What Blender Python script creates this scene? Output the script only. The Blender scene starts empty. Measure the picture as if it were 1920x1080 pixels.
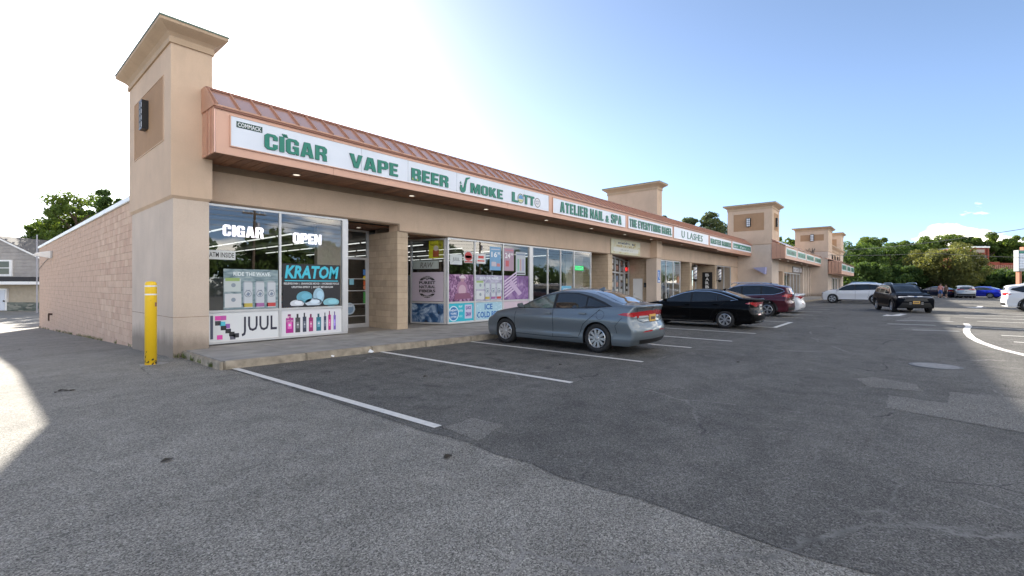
import bpy, bmesh, math, random
import numpy as np
from mathutils import Vector, Matrix
from mathutils.bvhtree import BVHTree

random.seed(7)
S = bpy.context.scene
C = S.collection
R = math.radians
# ------------------------------------------------------------------ camera
cam_d = bpy.data.cameras.new('camera')
cam = bpy.data.objects.new('camera', cam_d)
C.objects.link(cam)
cam.location = (0, 0, 1.58)
cam.rotation_euler = (R(90), 0, R(40.37 - 90))
cam_d.sensor_width = 36.0
cam_d.lens = 867 / 1920 * 36
cam_d.shift_y = -5 / 1920
cam_d.clip_start = 0.05
cam_d.clip_end = 3000
S.camera = cam
# ------------------------------------------------------------------ sky and sun
SUN_AZ, SUN_EL = R(14.9), R(23.9)
world = bpy.data.worlds.new('World')
S.world = world
world.use_nodes = True
wt = world.node_tree
wt.nodes.clear()
def WN(t, **k):
    n = wt.nodes.new(t)
    for a, b in k.items():
        setattr(n, a, b)
    return n
def WL(a, b): wt.links.new(a, b)
sky = WN('ShaderNodeTexSky', sky_type='NISHITA', sun_disc=False, sun_elevation=SUN_EL, sun_rotation=SUN_AZ,
         altitude=10, air_density=0.38, dust_density=0.3, ozone_density=1.6)
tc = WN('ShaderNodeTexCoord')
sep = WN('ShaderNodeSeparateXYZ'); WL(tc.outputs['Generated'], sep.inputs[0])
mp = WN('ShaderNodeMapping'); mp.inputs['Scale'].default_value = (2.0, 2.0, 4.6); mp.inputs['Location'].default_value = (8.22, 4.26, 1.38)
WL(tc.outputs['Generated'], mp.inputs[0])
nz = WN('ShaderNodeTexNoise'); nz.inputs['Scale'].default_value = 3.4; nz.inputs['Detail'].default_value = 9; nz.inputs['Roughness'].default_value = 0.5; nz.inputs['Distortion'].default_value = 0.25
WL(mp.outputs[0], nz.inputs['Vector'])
# broken cumulus away from the sun (mirrored in the shop glass), clear towards it; spread and brightened behind the camera to light the shaded front
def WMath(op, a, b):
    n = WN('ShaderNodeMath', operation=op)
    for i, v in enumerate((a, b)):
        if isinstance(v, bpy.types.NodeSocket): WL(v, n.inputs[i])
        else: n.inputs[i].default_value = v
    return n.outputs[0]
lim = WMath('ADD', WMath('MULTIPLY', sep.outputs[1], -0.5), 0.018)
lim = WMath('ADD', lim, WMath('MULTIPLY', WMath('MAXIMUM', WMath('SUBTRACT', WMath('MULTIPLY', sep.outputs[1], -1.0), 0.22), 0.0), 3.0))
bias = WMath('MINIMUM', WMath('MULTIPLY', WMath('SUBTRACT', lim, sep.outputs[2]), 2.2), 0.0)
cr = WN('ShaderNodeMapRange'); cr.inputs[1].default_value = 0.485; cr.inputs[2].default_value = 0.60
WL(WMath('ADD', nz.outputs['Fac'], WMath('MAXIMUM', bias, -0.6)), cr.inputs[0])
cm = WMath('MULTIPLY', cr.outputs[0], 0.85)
# haze towards the horizon is a little less luminous than the model's
dim = WN('ShaderNodeMapRange', interpolation_type='SMOOTHSTEP'); dim.inputs[1].default_value = -0.05; dim.inputs[2].default_value = 0.34; dim.inputs[3].default_value = 0.60; dim.inputs[4].default_value = 1.0
WL(sep.outputs[2], dim.inputs[0])
skd = WN('ShaderNodeVectorMath', operation='SCALE'); WL(sky.outputs[0], skd.inputs[0]); WL(dim.outputs[0], skd.inputs[3])
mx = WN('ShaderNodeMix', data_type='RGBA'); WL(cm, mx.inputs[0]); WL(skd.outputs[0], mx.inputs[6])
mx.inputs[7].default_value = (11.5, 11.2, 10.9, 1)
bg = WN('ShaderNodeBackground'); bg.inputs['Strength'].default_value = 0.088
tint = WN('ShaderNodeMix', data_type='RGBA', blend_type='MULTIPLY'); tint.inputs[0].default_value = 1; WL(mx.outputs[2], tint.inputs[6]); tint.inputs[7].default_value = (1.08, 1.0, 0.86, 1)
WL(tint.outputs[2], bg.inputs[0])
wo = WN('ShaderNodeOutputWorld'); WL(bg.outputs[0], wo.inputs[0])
sun_d = bpy.data.lights.new('sun', 'SUN'); sun_d.energy = 2.7; sun_d.angle = R(0.8); sun_d.color = (1.0, 0.93, 0.82)
sun = bpy.data.objects.new('sun', sun_d); C.objects.link(sun)
sdir = Vector((math.sin(SUN_AZ) * math.cos(SUN_EL), math.cos(SUN_AZ) * math.cos(SUN_EL), math.sin(SUN_EL)))
sun.rotation_euler = (-sdir).to_track_quat('-Z', 'Y').to_euler()
S.view_settings.view_transform = 'Standard'
S.view_settings.look = 'None'
S.view_settings.gamma = 1
S.view_settings.use_curve_mapping = False
S.view_settings.exposure = 2.5
S.cycles.max_bounces = 8
S.cycles.transparent_max_bounces = 16

# ------------------------------------------------------------------ materials
MATS = {}
def newmat(name):
    m = bpy.data.materials.new(name); m.use_nodes = True
    nt = m.node_tree
    b = nt.nodes['Principled BSDF']
    return m, nt, b
def node(nt, t, ins=None, **k):
    n = nt.nodes.new(t)
    for a, v in k.items(): setattr(n, a, v)
    for a, v in (ins or {}).items():
        if isinstance(v, bpy.types.NodeSocket): nt.links.new(v, n.inputs[a])
        else: n.inputs[a].default_value = v
    return n
def rgba(c): return (c[0], c[1], c[2], 1)
def ramp(nt, fac, stops):
    r = nt.nodes.new('ShaderNodeValToRGB')
    nt.links.new(fac, r.inputs[0])
    e = r.color_ramp.elements
    while len(e) < len(stops): e.new(0.5)
    for i, (p, c) in enumerate(stops):
        e[i].position = p; e[i].color = rgba(c) if len(c) == 3 else c
    return r.outputs[0]
def mixc(nt, f, a, b, mode='MIX'):
    n = nt.nodes.new('ShaderNodeMix'); n.data_type = 'RGBA'; n.blend_type = mode
    for i, v in ((0, f), (6, a), (7, b)):
        if isinstance(v, bpy.types.NodeSocket): nt.links.new(v, n.inputs[i])
        else: n.inputs[i].default_value = v if i == 0 else rgba(v)
    return n.outputs[2]
def noise(nt, vec, scale, detail=4, rough=0.55):
    return node(nt, 'ShaderNodeTexNoise', {'Vector': vec, 'Scale': scale, 'Detail': detail, 'Roughness': rough}).outputs['Fac']
def objco(nt, world=False):
    if world: return nt.nodes.new('ShaderNodeNewGeometry').outputs['Position']
    return nt.nodes.new('ShaderNodeTexCoord').outputs['Object']
def scaled(nt, v, s):
    return node(nt, 'ShaderNodeMapping', {'Vector': v, 'Scale': s}).outputs[0]
def bump(nt, b, h, strength=0.3, dist=0.01):
    n = node(nt, 'ShaderNodeBump', {'Height': h, 'Strength': strength, 'Distance': dist})
    nt.links.new(n.outputs[0], b.inputs['Normal'])
def M(key, col=None, rough=0.5, metal=0.0, coat=0.0, spec=0.5, var=0.0, vscale=3.0, bumps=None, emit=None, estr=0.0):
    """plain procedural material: colour with slight noise variation, optional fine bump"""
    if key in MATS: return MATS[key]
    m, nt, b = newmat(key)
    b.inputs['Roughness'].default_value = rough
    b.inputs['Metallic'].default_value = metal
    b.inputs['Coat Weight'].default_value = coat
    b.inputs['Specular IOR Level'].default_value = spec
    p = objco(nt, True)
    if var > 0:
        f = noise(nt, p, vscale, 5)
        lo = [max(0, c * (1 - var)) for c in col]; hi = [min(1, c * (1 + var)) for c in col]
        nt.links.new(ramp(nt, f, [(0.3, lo), (0.7, hi)]), b.inputs['Base Color'])
    else: b.inputs['Base Color'].default_value = rgba(col)
    if bumps:
        bump(nt, b, noise(nt, p, bumps[0], 3), bumps[1], bumps[2])
    if emit:
        b.inputs['Emission Color'].default_value = rgba(emit); b.inputs['Emission Strength'].default_value = estr
    MATS[key] = m
    return m
def flat(c, rough=0.45):
    k = 'print_%02x%02x%02x' % tuple(int(max(0, min(1, x)) * 255) for x in c)
    return M(k, c, rough)
def srgb(r, g, b):
    f = lambda v: (v / 255 / 12.92) if v / 255 <= 0.04045 else ((v / 255 + 0.055) / 1.055) ** 2.4
    return (f(r), f(g), f(b))
def mk_stucco(key, col, grain=90, streak=0.11):
    m, nt, b = newmat(key); p = objco(nt, True)
    f = noise(nt, p, 0.9, 6); g = noise(nt, scaled(nt, p, (2, 2, 0.5)), 1.7, 6, .65)
    h = noise(nt, p, grain, 2)
    c1 = ramp(nt, f, [(0.3, [c * 0.90 for c in col]), (0.7, [c * 1.06 for c in col])])
    c2 = mixc(nt, ramp(nt, g, [(0.5, (0, 0, 0)), (0.78, (streak * 2.2,) * 3)]), c1, [c * 0.62 for c in col])
    c3 = mixc(nt, 0.10, c2, ramp(nt, h, [(0.3, (0.05,) * 3), (0.7, (0.9,) * 3)]), 'OVERLAY')
    z = node(nt, 'ShaderNodeSeparateXYZ', {0: p}).outputs[2]
    d = node(nt, 'ShaderNodeMath', {0: z, 1: node(nt, 'ShaderNodeMath', {0: g, 1: 0.5}, operation='MULTIPLY').outputs[0]}, operation='SUBTRACT').outputs[0]
    dirt = ramp(nt, d, [(0.0, (0.6,) * 3), (0.36, (0,) * 3)])
    c4 = mixc(nt, dirt, c3, (0.09, 0.075, 0.06))
    nt.links.new(c4, b.inputs['Base Color'])
    b.inputs['Roughness'].default_value = 0.9; b.inputs['Specular IOR Level'].default_value = 0.2
    bump(nt, b, h, 0.35, 0.006)
    MATS[key] = m; return m
STUCCO = mk_stucco('stucco_tan', (0.62, 0.465, 0.345))
STUCCO_L = mk_stucco('stucco_lower', (0.60, 0.50, 0.42))
STUCCO_D = mk_stucco('stucco_panel', (0.40, 0.25, 0.15))
CORN = mk_stucco('stucco_cornice', (0.50, 0.37, 0.26), 120, 0.16)
def mk_cmu(key, col):
    m, nt, b = newmat(key); p = objco(nt, True)
    inf = nt.nodes.new('ShaderNodeObjectInfo').outputs['Random']
    f = noise(nt, p, 3.0, 6); g = noise(nt, scaled(nt, p, (9, 9, 1.2)), 3.0, 6, 0.7); h = noise(nt, p, 55, 3)
    c1 = ramp(nt, f, [(0.3, [c * 0.88 for c in col]), (0.7, [c * 1.06 for c in col])])
    c1 = mixc(nt, ramp(nt, g, [(0.52, (0, 0, 0)), (0.80, (0.38,) * 3)]), c1, [col[0] * .62, col[1] * .5, col[2] * .42])
    c1 = mixc(nt, 0.24, c1, ramp(nt, inf, [(0, (0.25,) * 3), (1, (0.75,) * 3)]), 'OVERLAY')
    nt.links.new(c1, b.inputs['Base Color'])
    b.inputs['Roughness'].default_value = 0.92; b.inputs['Specular IOR Level'].default_value = 0.2
    bump(nt, b, mixc(nt, 0.5, h, f), 0.5, 0.012)
    MATS[key] = m; return m
CMU = mk_cmu('block_tan', (0.63, 0.45, 0.345))
CMU2 = mk_cmu('block_pier', (0.52, 0.41, 0.30))
MORTAR = M('mortar', (0.30, 0.215, 0.16), 0.95, var=0.2)
def mk_asphalt(key, lo, hi, speck, crack=1.0, ao=1.0):
    m, nt, b = newmat(key); p = objco(nt, True)
    big = noise(nt, scaled(nt, p, (.6, 1.3, 1)), 0.42, 6, 0.62); mid = noise(nt, p, 2.3, 6, 0.65)
    base = ramp(nt, mixc(nt, 0.5, big, mid), [(0.38, lo), (0.60, hi)])
    v = node(nt, 'ShaderNodeTexVoronoi', {'Vector': p, 'Scale': 125.0}).outputs
    st = node(nt, 'ShaderNodeSeparateColor', {0: v['Color']}).outputs[0]
    sp = ramp(nt, st, [(0.0, (0.10,) * 3), (0.45, (0.42,) * 3), (0.80, (0.66,) * 3), (1.0, (1, 1, 1))])
    base = mixc(nt, speck, base, sp, 'OVERLAY')
    v3 = node(nt, 'ShaderNodeTexVoronoi', {'Vector': p, 'Scale': 62.0}).outputs
    st3 = node(nt, 'ShaderNodeSeparateColor', {0: v3['Color']}).outputs[1]
    base = mixc(nt, ramp(nt, st3, [(0.90, (0, 0, 0)), (0.99, (0.55 * ao,) * 3)]), base, (0.32, 0.31, 0.30))
    wob = node(nt, 'ShaderNodeTexNoise', {'Vector': p, 'Scale': 1.3, 'Detail': 6.0, 'Roughness': 0.7}).outputs['Color']
    pw = mixc(nt, 0.42, p, wob, 'ADD')
    v2 = node(nt, 'ShaderNodeTexVoronoi', {'Vector': pw, 'Scale': 0.36}, feature='DISTANCE_TO_EDGE').outputs['Distance']
    gate = ramp(nt, noise(nt, p, 0.5, 2), [(0.47, (0, 0, 0)), (0.56, (1, 1, 1))])
    cr = ramp(nt, v2, [(0.0, (1, 1, 1)), (0.0025, (0.7,) * 3), (0.0065, (0, 0, 0))])
    crk = mixc(nt, 1.0, cr, gate, 'MULTIPLY')
    crc = ramp(nt, noise(nt, p, 0.9, 3), [(0.42, (0.022, 0.022, 0.022)), (0.54, (0.26, 0.25, 0.235))])
    base = mixc(nt, mixc(nt, 1.0, crk, (crack,) * 3, 'MULTIPLY'), base, crc)
    pw2 = mixc(nt, 0.25, p, wob, 'ADD')
    v4 = node(nt, 'ShaderNodeTexVoronoi', {'Vector': pw2, 'Scale': 1.25}, feature='DISTANCE_TO_EDGE').outputs['Distance']
    gate2 = ramp(nt, noise(nt, scaled(nt, p, (1, 1, 1)), 0.33, 3), [(0.55, (0, 0, 0)), (0.62, (1, 1, 1))])
    cr2 = mixc(nt, 1.0, ramp(nt, v4, [(0.0, (1, 1, 1)), (0.006, (0.6,) * 3), (0.015, (0, 0, 0))]), gate2, 'MULTIPLY')
    base = mixc(nt, mixc(nt, 1.0, cr2, (crack * .8,) * 3, 'MULTIPLY'), base, crc)
    # old oil drips and tyre scuffs
    yy = node(nt, 'ShaderNodeSeparateXYZ', {0: p}).outputs[1]
    stall = ramp(nt, node(nt, 'ShaderNodeMapRange', {0: yy, 1: 3.5, 2: 9.5}).outputs[0], [(0.0, (0,) * 3), (0.3, (.5,) * 3), (0.8, (.5,) * 3), (1.0, (0,) * 3)])
    drip = mixc(nt, 1.0, ramp(nt, noise(nt, p, 2.4, 4, .6), [(0.56, (0, 0, 0)), (0.66, (1,) * 3)]), stall, 'MULTIPLY')
    base = mixc(nt, drip, base, (0.028, 0.028, 0.028)) if key == 'asphalt_lot' else base
    oil = ramp(nt, noise(nt, scaled(nt, p, (1, .6, 1)), 1.6, 3), [(0.65, (0, 0, 0)), (0.78, (0.45,) * 3)])
    base = mixc(nt, oil, base, (0.022, 0.022, 0.023))
    nt.links.new(base, b.inputs['Base Color'])
    b.inputs['Roughness'].default_value = 0.88; b.inputs['Specular IOR Level'].default_value = 0.3
    hgt = mixc(nt, 0.5, st, noise(nt, p, 40, 3))
    bump(nt, b, hgt, 0.55, 0.008)
    MATS[key] = m; return m
ASPH_OLD = mk_asphalt('asphalt_old', (0.185, 0.175, 0.154), (0.275, 0.260, 0.230), 0.85, 0.7, 0.8)
ASPH = mk_asphalt('asphalt_lot', (0.092, 0.088, 0.080), (0.155, 0.148, 0.134), 0.75, 1.0, 0.7)
ASPH_P = mk_asphalt('asphalt_patch', (0.16, 0.153, 0.138), (0.21, 0.20, 0.18), 0.85, 0.2, 0.8)
ASPH_F = mk_asphalt('asphalt_far', (0.10, 0.098, 0.094), (0.15, 0.146, 0.14), 0.5, 0.2)
def mk_paint(key, col, wear=0.55):
    m, nt, b = newmat(key); p = objco(nt, True)
    f = noise(nt, p, 14, 8, 0.75)
    c = ramp(nt, f, [(wear - 0.12, col), (wear + 0.10, [x * 0.78 for x in col]), (wear + 0.16, (0.12, 0.12, 0.12))])
    nt.links.new(c, b.inputs['Base Color']); b.inputs['Roughness'].default_value = 0.8
    bump(nt, b, noise(nt, p, 90, 2), 0.4, 0.005)
    MATS[key] = m; return m
PAINT = mk_paint('road_paint', (0.70, 0.68, 0.64), 0.60)
PAINT_OLD = mk_paint('road_paint_faded', (0.36, 0.355, 0.34), 0.53)
CONC = M('concrete_walk', (0.30, 0.29, 0.275), 0.9, var=0.22, vscale=2.0, bumps=(70, 0.35, 0.006))
KERB = M('concrete_kerb', (0.33, 0.285, 0.225), 0.9, var=0.35, vscale=5.0, bumps=(40, 0.6, 0.01))
def mk_glass(key, tint=(0.82, 0.86, 0.86), ior=1.9, rough=0.0):
    m, nt, b = newmat(key)
    nt.nodes.remove(b)
    out = nt.nodes['Material Output']
    t = node(nt, 'ShaderNodeBsdfTransparent', {'Color': rgba(tint)})
    gl = node(nt, 'ShaderNodeBsdfGlossy', {'Color': (0.95, 0.97, 1, 1), 'Roughness': rough})
    fr = node(nt, 'ShaderNodeFresnel', {'IOR': ior})
    bk = nt.nodes.new('ShaderNodeNewGeometry').outputs['Backfacing']
    ff = node(nt, 'ShaderNodeMath', {0: fr.outputs[0], 1: node(nt, 'ShaderNodeMath', {0: 1.0, 1: bk}, operation='SUBTRACT').outputs[0]}, operation='MULTIPLY')
    x = node(nt, 'ShaderNodeMixShader', {0: ff.outputs[0], 1: t.outputs[0], 2: gl.outputs[0]})
    nt.links.new(x.outputs[0], out.inputs[0])
    MATS[key] = m; return m
GLASS = mk_glass('window_glass', (0.86, 0.89, 0.89), 2.0)
GLASS_T = mk_glass('tinted_glass', (0.30, 0.34, 0.36), 1.9)
CARGLASS = mk_glass('car_glass', (0.16, 0.19, 0.20), 1.65)
CARGLASS_L = mk_glass('car_glass_clear', (0.55, 0.62, 0.60), 1.6)
ALU = M('aluminium', (0.62, 0.62, 0.63), 0.42, 0.55, var=0.05)
COPPER = M('copper_metal', (0.64, 0.39, 0.30), 0.2, 0.55, var=0.08, vscale=1.5)
COPPER_D = M('copper_edge', (0.22, 0.10, 0.07), 0.4, 0.5)
PINK = M('fascia_pink', (0.66, 0.40, 0.30), 0.5, 0.1, var=0.06, vscale=0.7)
COPPER_S = M('fascia_copper', (0.52, 0.29, 0.20), 0.45, 0.2, var=0.06)
def mk_plank():
    m, nt, b = newmat('soffit_wood'); p = objco(nt, True); inf = nt.nodes.new('ShaderNodeObjectInfo').outputs['Random']
    g = noise(nt, scaled(nt, p, (14, 1.2, 1)), 2.0, 5, .6)
    c = ramp(nt, g, [(.3, (.15, .068, .036)), (.7, (.28, .135, .072))])
    c = mixc(nt, .55, c, ramp(nt, inf, [(0, (.22,) * 3), (1, (.72,) * 3)]), 'OVERLAY')
    nt.links.new(c, b.inputs['Base Color']); b.inputs['Roughness'].default_value = .6; MATS['soffit_wood'] = m; return m
SOFFIT = mk_plank()
TRIM = M('beam_trim', (0.25, 0.18, 0.125), 0.8, var=0.12)
SIGNW = M('sign_white', (0.72, 0.77, 0.86), 0.35, var=0.04, vscale=1.2)
SIGNG = M('sign_green', (0.0, 0.19, 0.13), 0.35)
SIGNE = M('sign_letter_edge', (0.005, 0.05, 0.035), 0.5)
WHITE = M('white_paint', (0.78, 0.78, 0.78), 0.5, var=0.03)
COPING = M('white_coping', (0.80, 0.80, 0.78), 0.45, 0.1, var=0.1, vscale=1.2)
BLACK = M('black_metal', (0.015, 0.015, 0.016), 0.4)
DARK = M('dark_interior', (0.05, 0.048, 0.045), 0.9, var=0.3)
ROOM = M('room_wall', (0.34, 0.32, 0.29), 0.9, var=0.1)
RUBBER = M('rubber', (0.016, 0.016, 0.017), 0.75, var=0.2, vscale=20)
CHROME = M('chrome', (0.75, 0.76, 0.78), 0.12, 1.0)
TUBE_E = M('tube_light', (0.6, 0.6, 0.6), 0.5, emit=(1, 0.98, 0.93), estr=0.22)
DOWN_E = M('downlight_glow', (0.9, 0.9, 0.9), 0.5, emit=(1, 0.88, 0.7), estr=0.22)
YELLOW = None
def mk_yellow():
    m, nt, b = newmat('bollard_yellow'); p = objco(nt)
    z = node(nt, 'ShaderNodeSeparateXYZ', {0: p}).outputs[2]
    n1 = noise(nt, p, 14, 4, 0.6)
    low = node(nt, 'ShaderNodeMapRange', {0: z, 1: 0.0, 2: 0.42, 3: 0.14, 4: -0.05}).outputs[0]
    s = node(nt, 'ShaderNodeMath', {0: n1, 1: low}, operation='ADD').outputs[0]
    c = ramp(nt, s, [(0.66, (0.84, 0.54, 0.014)), (0.67, (0.04, 0.03, 0.02))])
    nt.links.new(c, b.inputs['Base Color']); b.inputs['Roughness'].default_value = 0.42
    return m
YELLOW = mk_yellow()

# ------------------------------------------------------------------ helpers
class MB:
    """collects boxes, prisms and tubes, then links them as ONE mesh object"""
    def __init__(s): s.v = []; s.f = []; s.m = []
    def add(s, vs, fs, mi=0):
        o = len(s.v); s.v += [tuple(v) for v in vs]; s.f += [tuple(o + i for i in f) for f in fs]; s.m += [mi] * len(fs)
        return s
    def box(s, x0, x1, y0, y1, z0, z1, mi=0):
        return s.add([(x0, y0, z0), (x1, y0, z0), (x1, y1, z0), (x0, y1, z0), (x0, y0, z1), (x1, y0, z1), (x1, y1, z1), (x0, y1, z1)],
                     [(0, 3, 2, 1), (4, 5, 6, 7), (0, 1, 5, 4), (1, 2, 6, 5), (2, 3, 7, 6), (3, 0, 4, 7)], mi)
    def prism(s, pts, z0, z1, mi=0):
        n = len(pts)
        return s.add([(p[0], p[1], z0) for p in pts] + [(p[0], p[1], z1) for p in pts],
                     [tuple(range(n - 1, -1, -1)), tuple(range(n, 2 * n))] + [(i, (i + 1) % n, n + (i + 1) % n, n + i) for i in range(n)], mi)
    def loft(s, rings, mi=0, cap=True, close=True):
        n = len(rings[0]); vs = [p for r in rings for p in r]; fs = []
        for k in range(len(rings) - 1):
            for i in range(n if close else n - 1):
                j = (i + 1) % n
                fs.append((k * n + i, k * n + j, (k + 1) * n + j, (k + 1) * n + i))
        if cap:
            fs.append(tuple(range(n - 1, -1, -1))); fs.append(tuple((len(rings) - 1) * n + i for i in range(n)))
        return s.add(vs, fs, mi)
    def tube(s, a, b, r0, r1=None, n=8, mi=0):
        a = Vector(a); b = Vector(b); r1 = r0 if r1 is None else r1
        d = (b - a).normalized(); u = d.orthogonal().normalized(); w = d.cross(u)
        ring = lambda c, r: [c + (u * math.cos(2 * math.pi * i / n) + w * math.sin(2 * math.pi * i / n)) * r for i in range(n)]
        return s.loft([ring(a, r0), ring(b, r1)], mi)
    def path(s, pts, r, n=6, mi=0):
        for a, b in zip(pts, pts[1:]): s.tube(a, b, r, n=n, mi=mi)
        return s
    def fbox(s, fr, a0, a1, b0, b1, d0, d1, mi=0):
        """box in a wall frame: a along, b up, d outwards"""
        P = lambda a, b, d: fr(a, b, d)
        return s.add([P(a0, b0, d0), P(a1, b0, d0), P(a1, b0, d1), P(a0, b0, d1), P(a0, b1, d0), P(a1, b1, d0), P(a1, b1, d1), P(a0, b1, d1)],
                     [(0, 1, 2, 3), (4, 7, 6, 5), (0, 4, 5, 1), (1, 5, 6, 2), (2, 6, 7, 3), (3, 7, 4, 0)], mi)
    def build(s, name, mat, parent=None, smooth=False, loc=None, bevel=0.0):
        me = bpy.data.meshes.new(name)
        me.from_pydata(s.v, [], s.f)
        mats = mat if isinstance(mat, (list, tuple)) else [mat]
        for q in mats: me.materials.append(q)
        if len(mats) > 1: me.polygons.foreach_set('material_index', s.m)
        if smooth: me.polygons.foreach_set('use_smooth', [True] * len(me.polygons))
        me.update()
        if bevel:
            bm = bmesh.new(); bm.from_mesh(me)
            bmesh.ops.recalc_face_normals(bm, faces=bm.faces)
            bmesh.ops.bevel(bm, geom=bm.edges[:], offset=bevel, segments=2, affect='EDGES', clamp_overlap=True)
            bm.to_mesh(me); bm.free()
        return link(name, me, parent, loc)
def link(name, me, parent=None, loc=None):
    o = bpy.data.objects.new(name, me); C.objects.link(o)
    if parent is not None: o.parent = parent
    if loc is not None: o.location = loc
    return o
def tag(o, label=None, cat=None, group=None, kind=None):
    if label: o['label'] = label
    if cat: o['category'] = cat
    if group: o['group'] = group
    if kind: o['kind'] = kind
    return o
def empty(name, loc=(0, 0, 0), rz=0, label=None, cat=None, group=None):
    o = bpy.data.objects.new(name, None); C.objects.link(o)
    o.location = loc; o.rotation_euler = (0, 0, rz); o.empty_display_size = 0.2
    return tag(o, label, cat, group)
def copy_tree(o, parent=None):
    c = o.copy(); C.objects.link(c); c.parent = parent
    for ch in o.children: copy_tree(ch, c)
    return c
class Frame:
    """a wall plane: a runs along it, b up, d outwards"""
    def __init__(s, O, u, n): s.O = Vector(O); s.u = Vector(u).normalized(); s.n = Vector(n).normalized()
    def __call__(s, a, b, d=0.0): return s.O + s.u * a + Vector((0, 0, b)) + s.n * d
def front(Y): return Frame((0, Y, 0), (1, 0, 0), (0, -1, 0))
def west(X): return Frame((X, 0, 0), (0, -1, 0), (-1, 0, 0))       # a = -Y
# glyphs
GC = {}
# heavy poster capitals drawn as outlines with holes (unit height)
BLK = {
 'C': ([(.66,.64),(.66,.86),(.52,1),(.14,1),(0,.86),(0,.14),(.14,0),(.52,0),(.66,.14),(.66,.38),(.43,.38),(.43,.2),(.39,.16),(.28,.16),(.24,.2),(.24,.8),(.28,.84),(.39,.84),(.43,.8),(.43,.64)],),
 'G': ([(.68,.66),(.68,.86),(.54,1),(.14,1),(0,.86),(0,.14),(.14,0),(.46,0),(.54,.07),(.56,0),(.68,0),(.68,.54),(.36,.54),(.36,.38),(.45,.38),(.45,.2),(.41,.16),(.28,.16),(.24,.2),(.24,.8),(.28,.84),(.41,.84),(.45,.8),(.45,.66)],),
 'I': ([(0,0),(.25,0),(.25,1),(0,1)],),
 'A': ([(0,0),(.24,0),(.27,.18),(.47,.18),(.50,0),(.74,0),(.54,1),(.20,1)],[(.31,.36),(.43,.36),(.37,.74)]),
 'R': ([(0,0),(.24,0),(.24,.40),(.34,.40),(.42,.34),(.44,0),(.68,0),(.67,.36),(.58,.47),(.68,.58),(.68,.86),(.54,1),(0,1)],[(.24,.58),(.40,.58),(.44,.62),(.44,.79),(.40,.83),(.24,.83)]),
 'B': ([(0,0),(.54,0),(.68,.12),(.68,.42),(.58,.51),(.67,.6),(.67,.88),(.54,1),(0,1)],[(.24,.16),(.44,.16),(.44,.42),(.24,.42)],[(.24,.59),(.43,.59),(.43,.84),(.24,.84)]),
 'E': ([(0,0),(.56,0),(.56,.18),(.24,.18),(.24,.41),(.5,.41),(.5,.59),(.24,.59),(.24,.82),(.56,.82),(.56,1),(0,1)],),
 'V': ([(.26,0),(.5,0),(.76,1),(.51,1),(.385,.34),(.25,1),(0,1)],),
 'P': ([(0,0),(.24,0),(.24,.36),(.54,.36),(.68,.48),(.68,.88),(.54,1),(0,1)],[(.24,.53),(.44,.53),(.44,.83),(.24,.83)]),
 'M': ([(0,0),(.22,0),(.22,.62),(.36,0),(.52,0),(.66,.62),(.66,0),(.88,0),(.88,1),(.58,1),(.44,.45),(.30,1),(0,1)],),
 'O': ([(.14,0),(.54,0),(.68,.14),(.68,.86),(.54,1),(.14,1),(0,.86),(0,.14)],[(.28,.16),(.40,.16),(.44,.2),(.44,.8),(.40,.84),(.28,.84),(.24,.8),(.24,.2)]),
 'K': ([(0,0),(.24,0),(.24,.36),(.42,0),(.72,0),(.46,.52),(.70,1),(.42,1),(.24,.64),(.24,1),(0,1)],),
 'L': ([(0,0),(.54,0),(.54,.2),(.24,.2),(.24,1),(0,1)],),
 'T': ([(.19,0),(.43,0),(.43,.8),(.62,.8),(.62,1),(0,1),(0,.8),(.19,.8)],),
 'N': ([(0,0),(.19,0),(.19,.60),(.50,0),(.70,0),(.70,1),(.51,1),(.51,.40),(.20,1),(0,1)],),
 'S': ([(0,.34),(0,.14),(.14,0),(.52,0),(.66,.14),(.66,.46),(.54,.58),(.23,.68),(.23,.82),(.43,.82),(.43,.68),(.66,.68),(.66,.86),(.52,1),(.14,1),(0,.86),(0,.58),(.12,.48),(.43,.38),(.43,.17),(.23,.17),(.23,.34)],),
 'U': ([(0,1),(0,.14),(.14,0),(.52,0),(.66,.14),(.66,1),(.43,1),(.43,.18),(.23,.18),(.23,1)],),
 'H': ([(0,0),(.23,0),(.23,.4),(.43,.4),(.43,0),(.66,0),(.66,1),(.43,1),(.43,.6),(.23,.6),(.23,1),(0,1)],),
 'Y': ([(.25,0),(.48,0),(.48,.38),(.73,1),(.48,1),(.365,.62),(.25,1),(0,1),(.25,.38)],),
 'Q': ([(.14,0),(.54,0),(.68,.14),(.68,.86),(.54,1),(.14,1),(0,.86),(0,.14)],[(.28,.16),(.40,.16),(.44,.2),(.44,.8),(.40,.84),(.28,.84),(.24,.8),(.24,.2)]),
}
def block_glyph(ch):
    from mathutils.geometry import tessellate_polygon
    loops = BLK[ch]; V = []; bnd = []
    for k, lp in enumerate(loops):
        ar = sum(a[0] * b[1] - b[0] * a[1] for a, b in zip(lp, lp[1:] + lp[:1]))
        if (ar > 0) != (k == 0): lp = lp[::-1]
        o = len(V); V += lp; bnd += [(o + i, o + (i + 1) % len(lp)) for i in range(len(lp))]
    tr = tessellate_polygon([[Vector((a, b, 0)) for a, b in lp] for lp in ([l if True else l for l in _split(V, loops)])])
    F = []
    for t in tr:
        a, b, c = [V[i] for i in t]
        F.append(tuple(t) if (b[0] - a[0]) * (c[1] - a[1]) - (b[1] - a[1]) * (c[0] - a[0]) > 0 else tuple(t[::-1]))
    return np.array(V), F, bnd
def _split(V, loops):
    out = []; o = 0
    for l in loops: out.append(V[o:o + len(l)]); o += len(l)
    return out
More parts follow.
